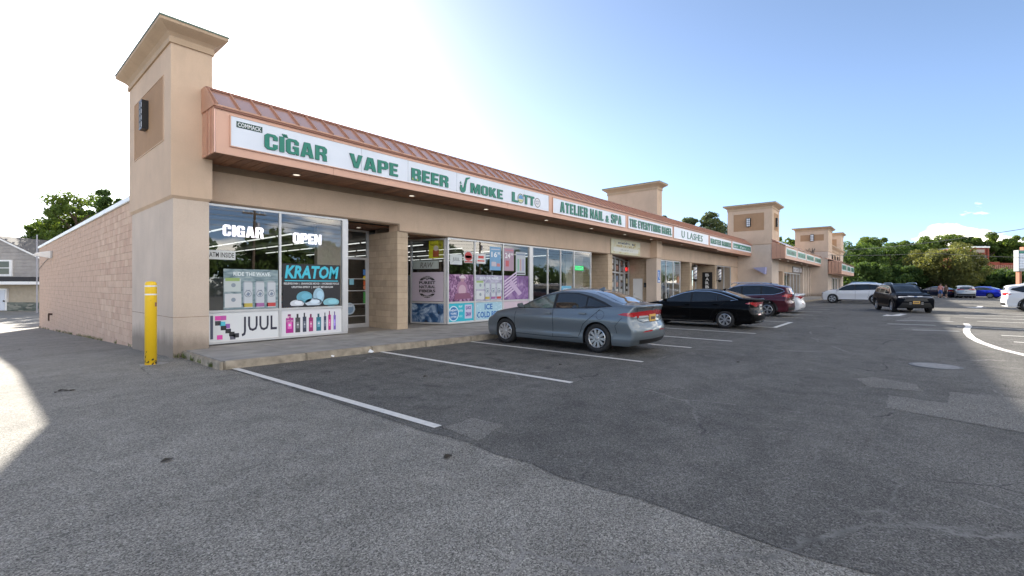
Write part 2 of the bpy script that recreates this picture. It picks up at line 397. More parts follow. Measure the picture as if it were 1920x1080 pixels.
def word(txt, off=0.0, res=3, space=1.0, shear=0.0):
    k = (txt, off, res, space, shear)
    if k in GC: return GC[k]
    if off == 'block' and txt in BLK: GC[k] = block_glyph(txt); return GC[k]
    if off == 'block': off = .04
    cu = bpy.data.curves.new('t', 'FONT'); cu.body = txt; cu.size = 1; cu.offset = off; cu.resolution_u = res
    cu.space_character = space; cu.shear = shear
    ob = bpy.data.objects.new('t', cu); C.objects.link(ob)
    dg = bpy.context.evaluated_depsgraph_get()
    me = bpy.data.meshes.new_from_object(ob.evaluated_get(dg))
    v = np.array([(p.co.x, p.co.y) for p in me.vertices]); f = [tuple(p.vertices) for p in me.polygons]
    ed = {}
    for t in f:
        for i in range(len(t)):
            e = (t[i], t[(i + 1) % len(t)]); ed[e] = 1
    bnd = [e for e in ed if (e[1], e[0]) not in ed]
    bpy.data.objects.remove(ob); bpy.data.curves.remove(cu); bpy.data.meshes.remove(me)
    GC[k] = (v, f, bnd)
    return GC[k]
def letters(parent, fr, txt, a0, a1, b0, b1, mat, d0=0.0, d1=0.03, off=0.02, gap=0.10, name='letter', wspace=0.35):
    """raised letters, one object each, filling a0..a1, b0..b1 of a frame"""
    gl = []; x = 0.0
    top = max(word(ch, off)[0][:, 1].max() for ch in txt if ch != ' ')
    for ch in txt:
        if ch == ' ': x += wspace; continue
        v, f, e = word(ch, off)
        w = v[:, 0].max() - v[:, 0].min()
        gl.append((v - np.array([v[:, 0].min() - x, 0]), f, e)); x += w + gap
    tot = x - gap
    sx = (a1 - a0) / tot; sz = (b1 - b0) / top
    for v, f, e in gl:
        n = len(v); mb = MB()
        A = [fr(a0 + p[0] * sx, b0 + p[1] * sz, d1) for p in v]; B = [fr(a0 + p[0] * sx, b0 + p[1] * sz, d0) for p in v]
        mb.add(A + B, f, 0)
        k = len(mb.v) - 2 * n
        mb.f += [(k + i, k + n + i, k + n + j, k + j) for i, j in e]; mb.m += [1] * len(e)
        mb.build(name, [mat, SIGNE] if mat is SIGNG else [mat, mat], parent)
class Sheet:
    """flat printed graphics: polygons by colour, thin layers, one mesh"""
    def __init__(s, fr, d=0.0): s.fr = fr; s.d = d; s.mb = MB(); s.mats = []
    def mi(s, c):
        m = c if isinstance(c, bpy.types.Material) else flat(c)
        if m not in s.mats: s.mats.append(m)
        return s.mats.index(m)
    def poly(s, pts, c, L=0):
        s.mb.add([s.fr(a, b, s.d + L * 0.0015) for a, b in pts], [tuple(range(len(pts)))], s.mi(c)); return s
    def rect(s, a0, a1, b0, b1, c, L=0): return s.poly([(a0, b0), (a1, b0), (a1, b1), (a0, b1)], c, L)
    def slab(s, a0, a1, b0, b1, c, t=0.01):
        s.mb.fbox(s.fr, a0, a1, b0, b1, s.d - t, s.d, s.mi(c)); return s
    def disc(s, a, b, r, c, L=1, ry=None, n=24):
        ry = ry or r
        return s.poly([(a + r * math.cos(t * 2 * math.pi / n), b + ry * math.sin(t * 2 * math.pi / n)) for t in range(n)], c, L)
    def text(s, t, a0, a1, b0, b1, c, L=1, off=0.02, shear=0.0, space=1.0):
        v, f, e = word(t, off, 2, space, shear)
        lo = v.min(0); hi = v.max(0); sc = np.array([(a1 - a0), (b1 - b0)]) / (hi - lo)
        w = (v - lo) * sc + np.array([a0, b0])
        s.mb.add([s.fr(p[0], p[1], s.d + L * 0.0015) for p in w], f, s.mi(c)); return s
    def build(s, name, label=None, cat=None, group=None, parent=None):
        o = s.mb.build(name, s.mats, parent)
        return tag(o, label, cat, group)
# ================================================================== ground
def smooth01(t): t = max(0, min(1, t)); return t * t * (3 - 2 * t)
def gz(x, y):
    """the lot falls away behind the left end of the building"""
    return -1.2 * max(0, min(1, (y - 12.5) / 31.0)) * (1 - smooth01((x - 6) / 30))
def ground():
    xs = sorted(set([-900, -400, -200, -120, -80] + list(range(-60, 60, 4)) + [60, 80, 100, 150, 250, 500, 1400]))
    ys = sorted(set([-900, -400, -200, -100, -60, -40, -20, -10, 0, 6, 10] + [12.5 + i * 2.5 for i in range(14)] + [50, 60, 90, 150, 300, 700, 1400]))
    mb = MB(); n = len(xs)
    mb.add([(x, y, gz(x, y)) for y in ys for x in xs], [(j * n + i, j * n + i + 1, (j + 1) * n + i + 1, (j + 1) * n + i) for j in range(len(ys) - 1) for i in range(n - 1)])
    tag(mb.build('ground', ASPH_OLD, smooth=True), kind='structure')
ground()
def sheet(name, pts, z, mat, kind='structure', parent=None):
    mb = MB(); mb.add([(x, y, z) for x, y in pts], [tuple(range(len(pts)))])
    o = mb.build(name, mat, parent); 
    if kind: tag(o, kind=kind)
    return o
rnd = random.Random(3)
edge = [(3.2 + rnd.uniform(-.05, .05), y) for y in np.arange(-30, 9.6, 0.35)]
lot = edge + [(3.1, 9.66)] + [(60, 9.66), (130, 9.66), (130, -60), (3.2, -60)]
def kerb_y(x): return float(np.interp(x, [3.1, 6.4, 9.4, 46.5, 49.5, 90], [9.68, 9.45, 9.22, 9.22, 7.0, 7.0]))
sheet('car_park', lot, 0.004, ASPH)
far = [(3.4, -70), (140, -70), (140, -1.9), (44, -1.9), (24, -1.9), (17, -1.9), (15, -2.4), (12, -2.9), (8, -2.7), (3.4, -2.6)]
def wob(pts, amp=0.05, step=0.15, seed=1):
    r = random.Random(seed); out = []
    for (x0, y0), (x1, y1) in zip(pts, pts[1:] + pts[:1]):
        L = math.hypot(x1 - x0, y1 - y0); n = max(1, int(L / step))
        for i in range(n):
            t = i / n; out.append((x0 + (x1 - x0) * t + r.uniform(-amp, amp), y0 + (y1 - y0) * t + r.uniform(-amp, amp)))
    return out
for k, p in enumerate([[(9.05, .45), (9.7, .62), (10.05, .42), (9.75, -.15), (9.15, -.2)], [(7.65, .19), (8.53, .19), (8.45, -.42), (9.4, -.5), (9.5, -1.9), (7.0, -1.9)],
                       [(21.2, .3), (22.9, -.2), (22.8, -1.05), (21.3, -.5)], [(26.9, .26), (31.3, -.3), (31.3, -1.7), (27.2, -1.45)], [(3.34, 3.3), (3.9, 3.45), (3.9, 3.9), (3.4, 3.9)]]):
    sheet('asphalt_patch', wob(p, 0.02, 0.12, k), 0.008, ASPH_P)
def stripe(x0, y0, x1, y1, w=0.10, mat=PAINT, z=0.012, name='painted_line'):
    d = Vector((x1 - x0, y1 - y0, 0)).normalized(); n = Vector((-d.y, d.x, 0)) * w / 2
    return sheet(name, [(x0 + n.x, y0 + n.y), (x0 - n.x, y0 - n.y), (x1 - n.x, y1 - n.y), (x1 + n.x, y1 + n.y)], z, mat)
for i, (x0, x1) in enumerate([(3.27, 3.38), (6.33, 6.31), (9.1, 8.97), (11.8, 11.8), (14.0, 13.9), (16.7, 16.6), (19.4, 19.4), (22.7, 22.7), (25.9, 25.9), (28.9, 28.8), (32.5, 32.5), (36.2, 36.2), (39.3, 39.3), (42.4, 42.4), (45.5, 45.5)]):
    stripe(x0, kerb_y(x0) - .02, x1, 3.95 if i < 1 else 4.1 if i < 4 else 3.7, 0.115)
stripe(19.35, 3.7, 22.75, 3.7, 0.16)
for x in (48.8, 51.9, 55, 58.1, 61.2, 64.3): stripe(x, 6.9, x, 0.6, 0.11)
# curved island outline and bay lines on the sunlit side
cv = [(26.5, -1.9), (24.7, -1.85), (23.0, -1.66), (21.35, -1.56), (19.6, -1.52), (18.1, -1.58), (16.46, -1.78), (15.2, -2.1), (13.8, -2.7), (12.6, -3.6), (11.6, -4.6)]
mb = MB()
for a, b in zip(cv, cv[1:]):
    d = Vector((b[0] - a[0], b[1] - a[1], 0)).normalized(); n = Vector((-d.y, d.x, 0)) * .09
    mb.add([(a[0] + n.x, a[1] + n.y, .013), (a[0] - n.x, a[1] - n.y, .013), (b[0] - n.x, b[1] - n.y, .013), (b[0] + n.x, b[1] + n.y, .013)], [(0, 1, 2, 3)])
tag(mb.build('painted_curve', PAINT), kind='structure')
for x, y0 in ((24.3, -1.5), (21.0, -2.3), (18.8, -2.3), (16.9, -2.6), (28.6, -2.4), (31.4, -2.2), (34.2, -2.2), (37.0, -2.2)):
    stripe(x, y0, x - .1, y0 - 6.5, 0.15)
stripe(27.0, .3, 27.6, -1.6, .35, PAINT_OLD, name='faded_crossing_bar')
stripe(24.3, .55, 24.6, -.9, .35, PAINT_OLD, name='faded_crossing_bar')
stripe(21.6, -.2, 21.9, -1.4, .3, PAINT_OLD, name='faded_crossing_bar')
arrow = [(30.6, .78), (31.6, .6), (31.5, .5), (33.6, .15), (33.5, -.15), (31.3, .2), (31.2, .02)]
sheet('painted_arrow', [(30.3, .9), (31.9, .75), (31.5, .52), (33.4, .2), (33.3, -.1), (31.3, .22), (31.1, -.05)], 0.012, PAINT)
sheet('painted_arrow', [(45, -3.6), (47, -3.2), (46.4, -3.8), (49.6, -4.2), (49.5, -4.5), (46.2, -4.1), (46.0, -4.7)], 0.012, PAINT)
# manhole
mh = empty('manhole_cover', (12.2, -.45, 0), 0, 'round pale manhole cover set flush in the asphalt drive lane', 'manhole cover')
def disc_ring(r0, r1, z0, z1, mat, name, parent, n=32):
    mb = MB(); rg = lambda r, z: [(r * math.cos(2 * math.pi * i / n), r * math.sin(2 * math.pi * i / n), z) for i in range(n)]
    if r0 > 0: mb.loft([rg(r0, z0), rg(r1, z0), rg(r1, z1), rg(r0, z1), rg(r0, z0)], cap=False)
    else: mb.loft([rg(r1, z0), rg(r1, z1)])
    return mb.build(name, mat, parent)
IRON = M('worn_iron', (0.27, 0.265, 0.255), 0.75, 0.0, var=0.2, vscale=12, bumps=(60, .5, .01))
disc_ring(.345, .40, .002, .014, M('iron_rim', (0.14, 0.14, 0.14), .6, .3), 'rim', mh); disc_ring(0, .34, .002, .018, IRON, 'lid', mh)
# pavement with kerb
pav = tag(MB().box(3.16, 51, 12.4, 14.4, -.3, .142).build('pavement', CONC), kind='structure')
x = 3.1; k = 0
while x < 90:
    w = 1.5 if x < 46 else 2.5; x1 = x + w
    g = .008
    ys0, ys1 = kerb_y(x) + .155, kerb_y(x1) + .155
    back = 14.3 if x > 3.6 else 12.5
    if x1 > 51: back = 9.9
    mb = MB().prism([(x + g, ys0), (x1 - g, ys1), (x1 - g, back), (x + g, back)], -.1, .15 + rnd.uniform(-.002, .002))
    mb.build('slab', CONC, pav)
    mb = MB().prism([(x + .004, ys0 - .155), (x1 - .004, ys1 - .155), (x1 - .004, ys1 - .004), (x + .004, ys0 - .004)], -.1, .152 + rnd.uniform(-.004, .004))
    o = mb.build('kerb_stone', KERB, pav, bevel=.018)
    x = x1
mb = MB().prism([(3.03, 9.7), (3.09, 9.68), (3.09, 12.5), (3.03, 12.5)], -.1, .15)
mb.build('kerb_stone', KERB, pav, bevel=.015)

# ================================================================== strip mall, section one
mall = empty('strip_mall', (3, 12, 0), 0, 'long single storey tan strip mall with copper mansard roof and parapet towers', 'building')
mall.location = (0, 0, 0)
def P(mb, name, mat, **k): return mb.build(name, mat, mall, **k)
# side wall of blocks at X = 3
P(MB().box(3.012, 3.25, 15.95, 42.9, -1.6, 3.96).box(3.25, 50, 42.6, 42.9, -1.6, 3.96), 'wall', MORTAR)
CW, CH = .406, .2032
bm_full = MB().box(0, .05, .004, CW - .004, .004, CH - .004); blk_me = None
rest = MB(); cnt = 0
ncourse = int(5.4 / CH) + 1
for r in range(ncourse):
    z = 3.96 - (r + 1) * CH
    y = 15.9 - (CW / 2 if r % 2 else 0)
    while y < 42.88:
        y0, y1 = max(y, 15.9), min(y + CW, 42.9)
        if y1 - y0 > .03 and z + CH > gz(3, y) - .05:
            j = rnd.uniform(-.003, .003)
            if y < 21.6 and cnt < 299 and abs(y1 - y0 - CW) < 1e-6:
                if blk_me is None:
                    o = bm_full.build('block', CMU, mall); blk_me = o.data; o.location = (3.0 + j, y0, z)
                else: link('block', blk_me, mall, (3.0 + j, y0, z))
                cnt += 1
            else: rest.box(3.0 + j, 3.05, y0 + .004, y1 - .004, z + .004, z + CH - .004)
        y += CW
o = P(rest, 'blockwork', CMU); o['kind'] = 'stuff'
P(MB().box(2.94, 3.4, 15.95, 43.0, 3.965, 4.11), 'coping', COPING, bevel=.01)
P(MB().box(3.3, 50.0, 13.0, 42.7, 3.75, 3.9), 'flat_roof', M('roof_felt', (.16, .16, .16), .9, var=.2))
# pylon towers
def cornice(x0, x1, y0, y1, z0, z1, ov, name='cornice'):
    H = z1 - z0
    prof = [(0.035, 0), (0.035, .26), (.09, .30), (.09, .36), (.16, .42), (.30, .52), (.52, .62), (.80, .74), (1.0, .84), (1.0, 1.0)]
    prof = [(p[0] * ov / 1.0 if p[0] > .05 else .035, p[1]) for p in prof]
    rings = []
    for o_, h in prof:
        rings.append([(x0 - o_, y0 - o_, z0 + h * H), (x1 + o_, y0 - o_, z0 + h * H), (x1 + o_, y1 + o_, z0 + h * H), (x0 - o_, y1 + o_, z0 + h * H)])
    P(MB().loft(rings), name, CORN)
    P(MB().box(x0 - ov - .012, x1 + ov + .012, y0 - ov - .012, y1 + ov + .012, z1, z1 + .035), 'cap_flashing', M('green_flashing', (.10, .16, .13), .5, .2))
def tower(x0, x1, y0, y1, zstep, ztop, zc, ov, zbot=-.4, proud=.05, joint=None, yb=None):
    if zbot < zstep - .3: P(MB().box(x0, x1, y0, yb or y1, zbot, zstep - .001), 'tower_base', STUCCO_L)
    if joint: P(MB().box(x0 - .004, x1 + .004, y0 - .004, y1 + .004, joint - .006, joint + .006), 'joint', MORTAR)
    P(MB().loft([[(x0 - .0 - e, y0 - e, z), (x1 + e, y0 - e, z), (x1 + e, y1 + e, z), (x0 - e, y1 + e, z)] for e, z in ((0.001, zstep), (proud, zstep + .06), (proud, ztop))]), 'tower_shaft', STUCCO)
    cornice(x0 - proud, x1 + proud, y0 - proud, y1 + proud, ztop - .28 * 0, zc, ov)
tower(2.87, 3.55, 12.06, 15.9, 3.47, 6.80, 7.20, .25, joint=.88)
def panel(fr, a0, a1, b0, b1, name='inset_panel'):
    P(MB().fbox(fr, a0, a1, b0, b1, -.02, .004), name, STUCCO_D)
    t = .018
    P(MB().fbox(fr, a0 - t, a1 + t, b1, b1 + t, -.01, .014).fbox(fr, a0 - t, a1 + t, b0 - t, b0, -.01, .014).fbox(fr, a0 - t, a0, b0, b1, -.01, .014).fbox(fr, a1, a1 + t, b0, b1, -.01, .014), 'panel_edge', STUCCO)
panel(west(2.82), -15.32, -12.58, 4.82, 6.25)
def wall_lamp(loc, rz, label, s=1.0):
    o = empty('wall_lamp', loc, rz, label, 'wall lamp', 'box wall lamps on the towers')
    MB().box(-.15 * s, .15 * s, .0, .035 * s, -.30 * s, .30 * s).build('back_plate', BLACK, o)
    MB().box(-.12 * s, .12 * s, -.11 * s, .0, .27 * s, .31 * s).box(-.12 * s, .12 * s, -.11 * s, 0, -.31 * s, -.27 * s).box(-.125 * s, -.105 * s, -.11 * s, 0, -.27 * s, .27 * s).box(.105 * s, .125 * s, -.11 * s, 0, -.27 * s, .27 * s).box(-.011 * s, .011 * s, -.115 * s, -.08 * s, -.27 * s, .27 * s) \
        .box(-.12 * s, .12 * s, -.115 * s, -.08 * s, -.145 * s, -.125 * s).box(-.12 * s, .12 * s, -.115 * s, -.08 * s, -.01 * s, .01 * s).box(-.12 * s, .12 * s, -.115 * s, -.08 * s, .125 * s, .145 * s).build('cage', BLACK, o)
    MB().box(-.104 * s, .104 * s, -.102 * s, -.001, -.268 * s, .268 * s).build('lens', M('lamp_lens', (.85, .87, .9), .3), o)
    return o
wall_lamp((2.81, 14.05, 5.69), R(-90), 'black box lamp with ribbed white lens on the near tower side panel', 1.12)
# second tower (rises behind the sign band)
tower(28.4, 29.1, 12.06, 15.46, 3.3, 7.70, 8.12, .28, zbot=.1, yb=12.75)
# third tower, square
tower(48.6, 51.7, 9.49, 13.3, 5.42, 8.78, 9.3, .35)
panel(west(48.55), -12.79, -10.12, 6.80, 8.45)
panel(front(9.44), 49.3, 51.2, 6.80, 8.45)
wall_lamp((48.54, 11.45, 7.6), R(-90), 'box wall lamp on the left panel of the square tower past the sign band', 1.35)
wall_lamp((50.2, 9.43, 7.6), 0, 'box wall lamp on the narrow front panel of the square tower', 1.35)
# fourth tower, two storeys
tower(72.5, 76.5, 7.66, 11.3, 6.0, 8.75, 9.2, .35)
panel(west(72.45), -10.72, -8.09, 7.45, 8.27)
wall_lamp((72.44, 9.39, 7.86), R(-90), 'box wall lamp on the second square tower, above the service wires', 1.5)
tower(89.5, 93.5, 7.8, 11.6, 6.5, 9.4, 9.9, .35)
panel(west(89.45), -11.2, -8.3, 7.0, 8.9)
# header beam over the shopfronts
P(MB().box(3.56, 8.98, 12.45, 12.95, 3.55, 4.42).box(8.98, 28.4, 12.45, 12.95, 3.33, 4.42).box(29.1, 48.58, 12.45, 12.95, 3.33, 4.42), 'header_beam', STUCCO)
P(MB().box(3.56, 28.4, 12.42, 12.45, 4.28, 4.425).box(29.1, 48.58, 12.42, 12.45, 4.28, 4.425).box(3.56, 8.96, 12.43, 12.45, 3.53, 3.57).box(8.96, 9.02, 12.43, 12.45, 3.32, 3.57).box(9.02, 28.4, 12.43, 12.45, 3.31, 3.345).box(29.1, 48.58, 12.43, 12.45, 3.31, 3.345), 'beam_trim', TRIM)
# canopy: fascia, soffit planks, standing seam roof
XA, XB = 3.43, 48.58
FY, SB, ST = 11.23, 4.43, 5.42
jx = [XA, 6.10, 9.53, 12.96, 16.4, 19.8, 23.2, 26.6, 30.0, 33.4, 36.8, 40.2, 43.6, XB]
for a, b in zip(jx, jx[1:]):
    P(MB().box(a + .004, b - .004, FY, FY + .04, SB, ST), 'fascia_panel', PINK)
P(MB().box(XA, XB, FY + .041, FY + .2, SB + .03, ST - .03), 'fascia_backing', COPPER_D)
P(MB().box(38.0, XB, FY - .012, FY - .001, SB - .09, SB + .14), 'lower_trim', COPPER_S)
P(MB().box(XA - .02, XB, FY - .035, FY + .0, ST - .05, ST + .012), 'eave_trim', COPPER_D)
P(MB().box(XA - .02, XB, FY - .05, FY - .036, ST - .005, ST + .03), 'eave_lip', COPPER_S)
# left return of the canopy
ret = MB()
for a, b in ((11.235, 11.44), (11.455, 11.66), (11.68, 12.055)):
    ret.box(XA - .03, XA - .002, a, b, SB, ST - .002)
P(ret, 'return_panel', COPPER)
P(MB().box(XA - .045, XA - .031, 11.655, 11.685, SB, ST).box(XA - .045, XA - .031, 11.435, 11.46, SB, ST), 'return_seam', COPPER_S)
plank = None; x = XA; 
while x < XB - .05:
    if plank is None:
        o = MB().box(.006, .194, 11.27, 12.42, 0, .018).build('soffit_plank', SOFFIT, mall, loc=(x, 0, SB)); plank = o.data
    else: link('soffit_plank', plank, mall, (x, 0, SB + rnd.uniform(-.002, .002)))
    x += .2
P(MB().box(XA, XB, 11.27, 12.9, SB + .03, SB + .06), 'soffit_backing', BLACK)
RY, RZ = 11.78, 5.93
def roofpan(mb, x0, x1, off=0.0):
    d = Vector((0, RY - FY + .05, RZ - ST)).normalized(); n = Vector((0, -d.z, d.y))
    a = Vector((0, FY - .05, ST + .02)) + n * off; b = Vector((0, RY, RZ)) + n * off
    return mb, a, b, n
pan = None; seam = None; x = XA
while x < XB - .1:
    w = .437
    _, a, b, n = roofpan(None, 0, 0)
    if pan is None:
        v = [a, a + Vector((w - .03, 0, 0)), b + Vector((w - .03, 0, 0)), b]
        mb = MB().add([tuple(q) for q in v] + [tuple(q - n * .02) for q in v], [(0, 1, 2, 3), (7, 6, 5, 4), (0, 4, 5, 1), (2, 6, 7, 3), (1, 5, 6, 2), (3, 7, 4, 0)])
        o = mb.build('roof_panel', COPPER, mall, loc=(x + .03, 0, 0)); pan = o.data
        v = [a, a + Vector((.024, 0, 0)), b + Vector((.024, 0, 0)), b]
        mb = MB().add([tuple(q - n * .02) for q in v] + [tuple(q + n * .045) for q in v], [(0, 3, 2, 1), (4, 5, 6, 7), (0, 1, 5, 4), (1, 2, 6, 5), (2, 3, 7, 6), (3, 0, 4, 7)])
        o = mb.build('roof_seam', COPPER_S, mall, loc=(x, 0, 0)); seam = o.data
    else:
        link('roof_panel', pan, mall, (x + .03, 0, 0)); link('roof_seam', seam, mall, (x, 0, 0))
    x += w
P(MB().box(XA - .03, XB, RY - .02, RY + .22, RZ - .0, RZ + .05).box(XA, XB, RY + .15, RY + .2, SB + .07, RZ), 'ridge_cap', COPPER_D)
P(MB().add([(XA - .052, FY - .05, ST), (XA - .052, RY, RZ + .04), (XA - .052, 12.0, RZ + .04), (XA - .052, 12.0, ST), (XA - .005, FY - .05, ST), (XA - .005, RY, RZ + .04), (XA - .005, 12.0, RZ + .04), (XA - .005, 12.0, ST)],
           [(0, 1, 2, 3), (7, 6, 5, 4), (0, 4, 5, 1), (1, 5, 6, 2), (2, 6, 7, 3), (3, 7, 4, 0)]), 'roof_end', COPPER_S)
# soffit downlights
def downlight(x, y, z, r=.085):
    mb = MB(); n = 16; rg = lambda rr, zz: [(x + rr * math.cos(2 * math.pi * i / n), y + rr * math.sin(2 * math.pi * i / n), zz) for i in range(n)]
    mb.loft([rg(r * 1.35, z), rg(r * 1.35, z - .02), rg(r, z - .02), rg(r, z)], cap=False)
    o = P(mb, 'downlight', CHROME)
    MB().loft([rg(r * .9, z - .006), rg(r * .9, z - .0)]).build('bulb', DOWN_E, o)
for x in (5.46, 9.1, 12.5, 16.3, 20.1, 23.7, 27.2, 32.3, 36.6, 40.5, 44.5): downlight(x, 11.9, SB - .001)

# ---------------------------------------------------------------- shopfronts
def window(fr, a0, a1, b0, b1, mull=(), sill=None, fw=.055, low=None, glass=GLASS, post=0.0, trans=None, low_mat=WHITE, first=0.0):
    """aluminium framed window: frame mesh with each pane its own child; low = opaque boards below the sill rail"""
    f = MB(); d0, d1 = -.05, .03
    f.fbox(fr, a0, a1, b1 - fw, b1, d0, d1).fbox(fr, a0, a1, b0, b0 + fw, d0, d1)
    f.fbox(fr, a0, a0 + fw, b0 + fw, b1 - fw, d0, d1).fbox(fr, a1 - fw - post, a1, b0 + fw, b1 - fw, d0, d1 + (.02 if post else 0))
    xs = [a0 + fw] + [v for m_ in mull for v in (m_ - fw / 2, m_ + fw / 2)] + [a1 - fw - post]
    for m_ in mull: f.fbox(fr, m_ - fw / 2, m_ + fw / 2, b0 + fw, b1 - fw, d0, d1 - .001)
    if sill: 
        for i in range(0, len(xs), 2): f.fbox(fr, xs[i], xs[i + 1], sill - fw / 2, sill + fw / 2, d0, d1 - .002)
    if trans:
        for i in range(0, len(xs), 2): f.fbox(fr, xs[i], xs[i + 1], trans - fw / 2, trans + fw / 2, d0, d1 - .002)
    w = P(f, 'window', ALU)
    for i in range(0, len(xs), 2):
        lo = b0 + fw
        if sill:
            if low: MB().fbox(fr, xs[i] + .002, xs[i + 1] - .002, b0 + fw, sill - fw / 2, -.02, .0).build('lower_panel', low_mat, w)
            else: MB().fbox(fr, xs[i], xs[i + 1], b0 + fw, sill - fw / 2, -.006, .0).build('pane', glass, w)
            lo = sill + fw / 2
        z1 = b1 - fw
        if trans:
            MB().fbox(fr, xs[i], xs[i + 1], trans + fw / 2, z1, -.006, .0).build('pane', glass, w); z1 = trans - fw / 2
        MB().fbox(fr, xs[i], xs[i + 1], lo, z1, -.006, .0).build('pane', glass, w)
    return w
def door(fr, a0, a1, b0, b1, top=None, bars=(), handle=1, mat=ALU, glass=GLASS, name='door'):
    f = MB(); fw = .07
    b2 = top or b1
    f.fbox(fr, a0, a0 + fw, b0, b2, -.05, .04).fbox(fr, a1 - fw, a1, b0, b2, -.05, .04).fbox(fr, a0 + fw, a1 - fw, b1 - .05, b1 + .02, -.05, .04).fbox(fr, a0 + fw, a1 - fw, b0, b0 + .13, -.04, .02)
    f.fbox(fr, a0 + fw, a0 + fw + .05, b0 + .13, b1 - .05, -.03, .02).fbox(fr, a1 - fw - .05, a1 - fw, b0 + .13, b1 - .05, -.03, .02)
    if top: f.fbox(fr, a0 + fw, a1 - fw, b2 - .06, b2, -.05, .04)
    o = P(f, name, mat)
    MB().fbox(fr, a0 + fw + .05, a1 - fw - .05, b0 + .13, b1 - .05, -.006, 0).build('pane', glass, o)
    if top: MB().fbox(fr, a0 + fw, a1 - fw, b1 + .02, b2 - .06, -.006, 0).build('pane', glass, o)
    for b in bars: MB().fbox(fr, a0 + fw + .05, a1 - fw - .05, b - .012, b + .012, .004, .02).build('bar', ALU, o)
    if handle:
        ah = a0 + fw + .03 if handle > 0 else a1 - fw - .03
        MB().fbox(fr, ah - .012, ah + .012, b0 + .85, b0 + 1.15, .05, .075).fbox(fr, ah - .012, ah + .012, b0 + .88, b0 + .91, .0, .05).fbox(fr, ah - .012, ah + .012, b0 + 1.09, b0 + 1.12, .0, .05).build('handle', CHROME, o)
    return o
F = front(12.5); B = front(14.1); Z0 = .16
window(F, 3.60, 7.22, .18, 3.52, (5.30,), .955, low=True, post=.12)
door(B, 8.0, 8.94, Z0, 2.5, 3.45, bars=(.55, .95, 1.40, 1.80), handle=0)
P(MB().box(7.1, 8.0, 14.05, 14.25, .1, 3.6), 'recess_wall', STUCCO_L)
def recess_soffit(x0, x1, z, y1=14.25):
    P(MB().box(x0, x1, 12.95, y1, z, z + .04), 'recess_ceiling', SOFFIT)
recess_soffit(7.0, 9.0, 3.47); downlight(8.2, 13.5, 3.465, .07)
recess_soffit(9.3, 11.3, 3.30); downlight(9.9, 13.2, 3.295, .07)
def pier(x0, x1, y0, y1, z0, z1, many=False):
    p_ = P(MB().box(x0 + .012, x1 - .012, y0 + .012, y1, z0, z1), 'block_pier', MORTAR)
    n = int(round((z1 - z0) / CH)); h = (z1 - z0) / n; jn = MB()
    for r in range(n):
        z = z0 + r * h; y = y0; k = 0
        while y < y1 - .02:
            w = (CW if (r % 2 == 0 or k) else CW / 2); ye = min(y + w, y1)
            j = rnd.uniform(0, .003)
            q = MB() if many else jn
            q.box(x0 + j, x1 - j, y + (.0 if k == 0 else .004) + j, ye - .004, z + .004, z + h - .004)
            if many: q.build('block', CMU2, p_)
            y = ye; k += 1
    if not many: o = jn.build('blockwork', CMU2, p_); o['kind'] = 'stuff'
pier(8.95, 9.36, 12.45, 14.1, .15, 3.33, True)
door(front(14.0), 9.42, 10.5, Z0, 2.5, 3.27, handle=-1)
P(MB().box(9.3, 11.3, 14.06, 14.25, 3.27, 3.6), 'recess_wall', STUCCO_L)
# slanted return window between the second door and the long bay
G = Frame((10.62, 13.95, 0), (11.08 - 10.62, 12.55 - 13.95, 0), (-(13.95 - 12.55), -(11.08 - 10.62), 0))
GL = math.hypot(.46, 1.4)
window(G, 0, GL, .18, 3.27, (), .955, low=True, low_mat=M('smoke_print', (.03, .05, .10), .3), trans=None)
window(F, 11.12, 16.02, .18, 3.30, (12.50, 14.13), .955, low=True, post=.14)
window(F, 16.05, 21.05, .18, 3.30, (17.22, 18.26, 19.42), .62)
P(MB().box(21.06, 22.8, 14.05, 14.25, .1, 3.6), 'recess_wall', STUCCO_L)
recess_soffit(21.0, 28.6, 3.30)
pier(22.8, 23.3, 12.45, 14.1, .15, 3.33)
H = Frame((23.36, 12.62, 0), (27.9 - 23.36, 14.05 - 12.62, 0), (14.05 - 12.62, -(27.9 - 23.36), 0)); HL = math.hypot(4.54, 1.43)
window(H, 0, HL, .18, 3.27, (1.5, 3.1), .955, trans=2.35, fw=.09)
door(front(14.08), 27.95, 28.62, Z0, 2.4, 3.2, handle=0)
pier(28.66, 29.06, 12.8, 14.1, .15, 3.33)
P(MB().box(28.9, 34.0, 14.05, 14.25, .1, 3.6), 'recess_wall', STUCCO_L)
recess_soffit(29.1, 48.5, 3.30)
window(F, 29.75, 33.6, .18, 3.30, (31.0, 32.3), .62)
door(front(14.0), 33.9, 35.3, Z0, 2.4, 3.2, handle=-1)
pier(35.5, 35.95, 12.45, 14.1, .15, 3.33)
door(front(14.0), 38.9, 41.4, Z0, 2.4, 3.2, handle=-1)
P(MB().box(36.0, 38.9, 14.05, 14.25, .1, 3.6), 'recess_wall', STUCCO_L)
pier(41.6, 42.1, 12.45, 14.1, .15, 3.33)
window(F, 42.2, 46.4, .18, 3.30, (44.3,), .62)
P(MB().box(46.4, 48.6, 12.45, 14.1, .1, 3.33), 'end_wall', STUCCO)
for x in (9.9 + 3,): pass
for x, y in ((25.5, 13.4), (32.0, 13.5), (34.8, 13.4), (38.4, 13.2), (44, 13.2)): downlight(x, y if x != 32 else 13.6, 3.295, .07)
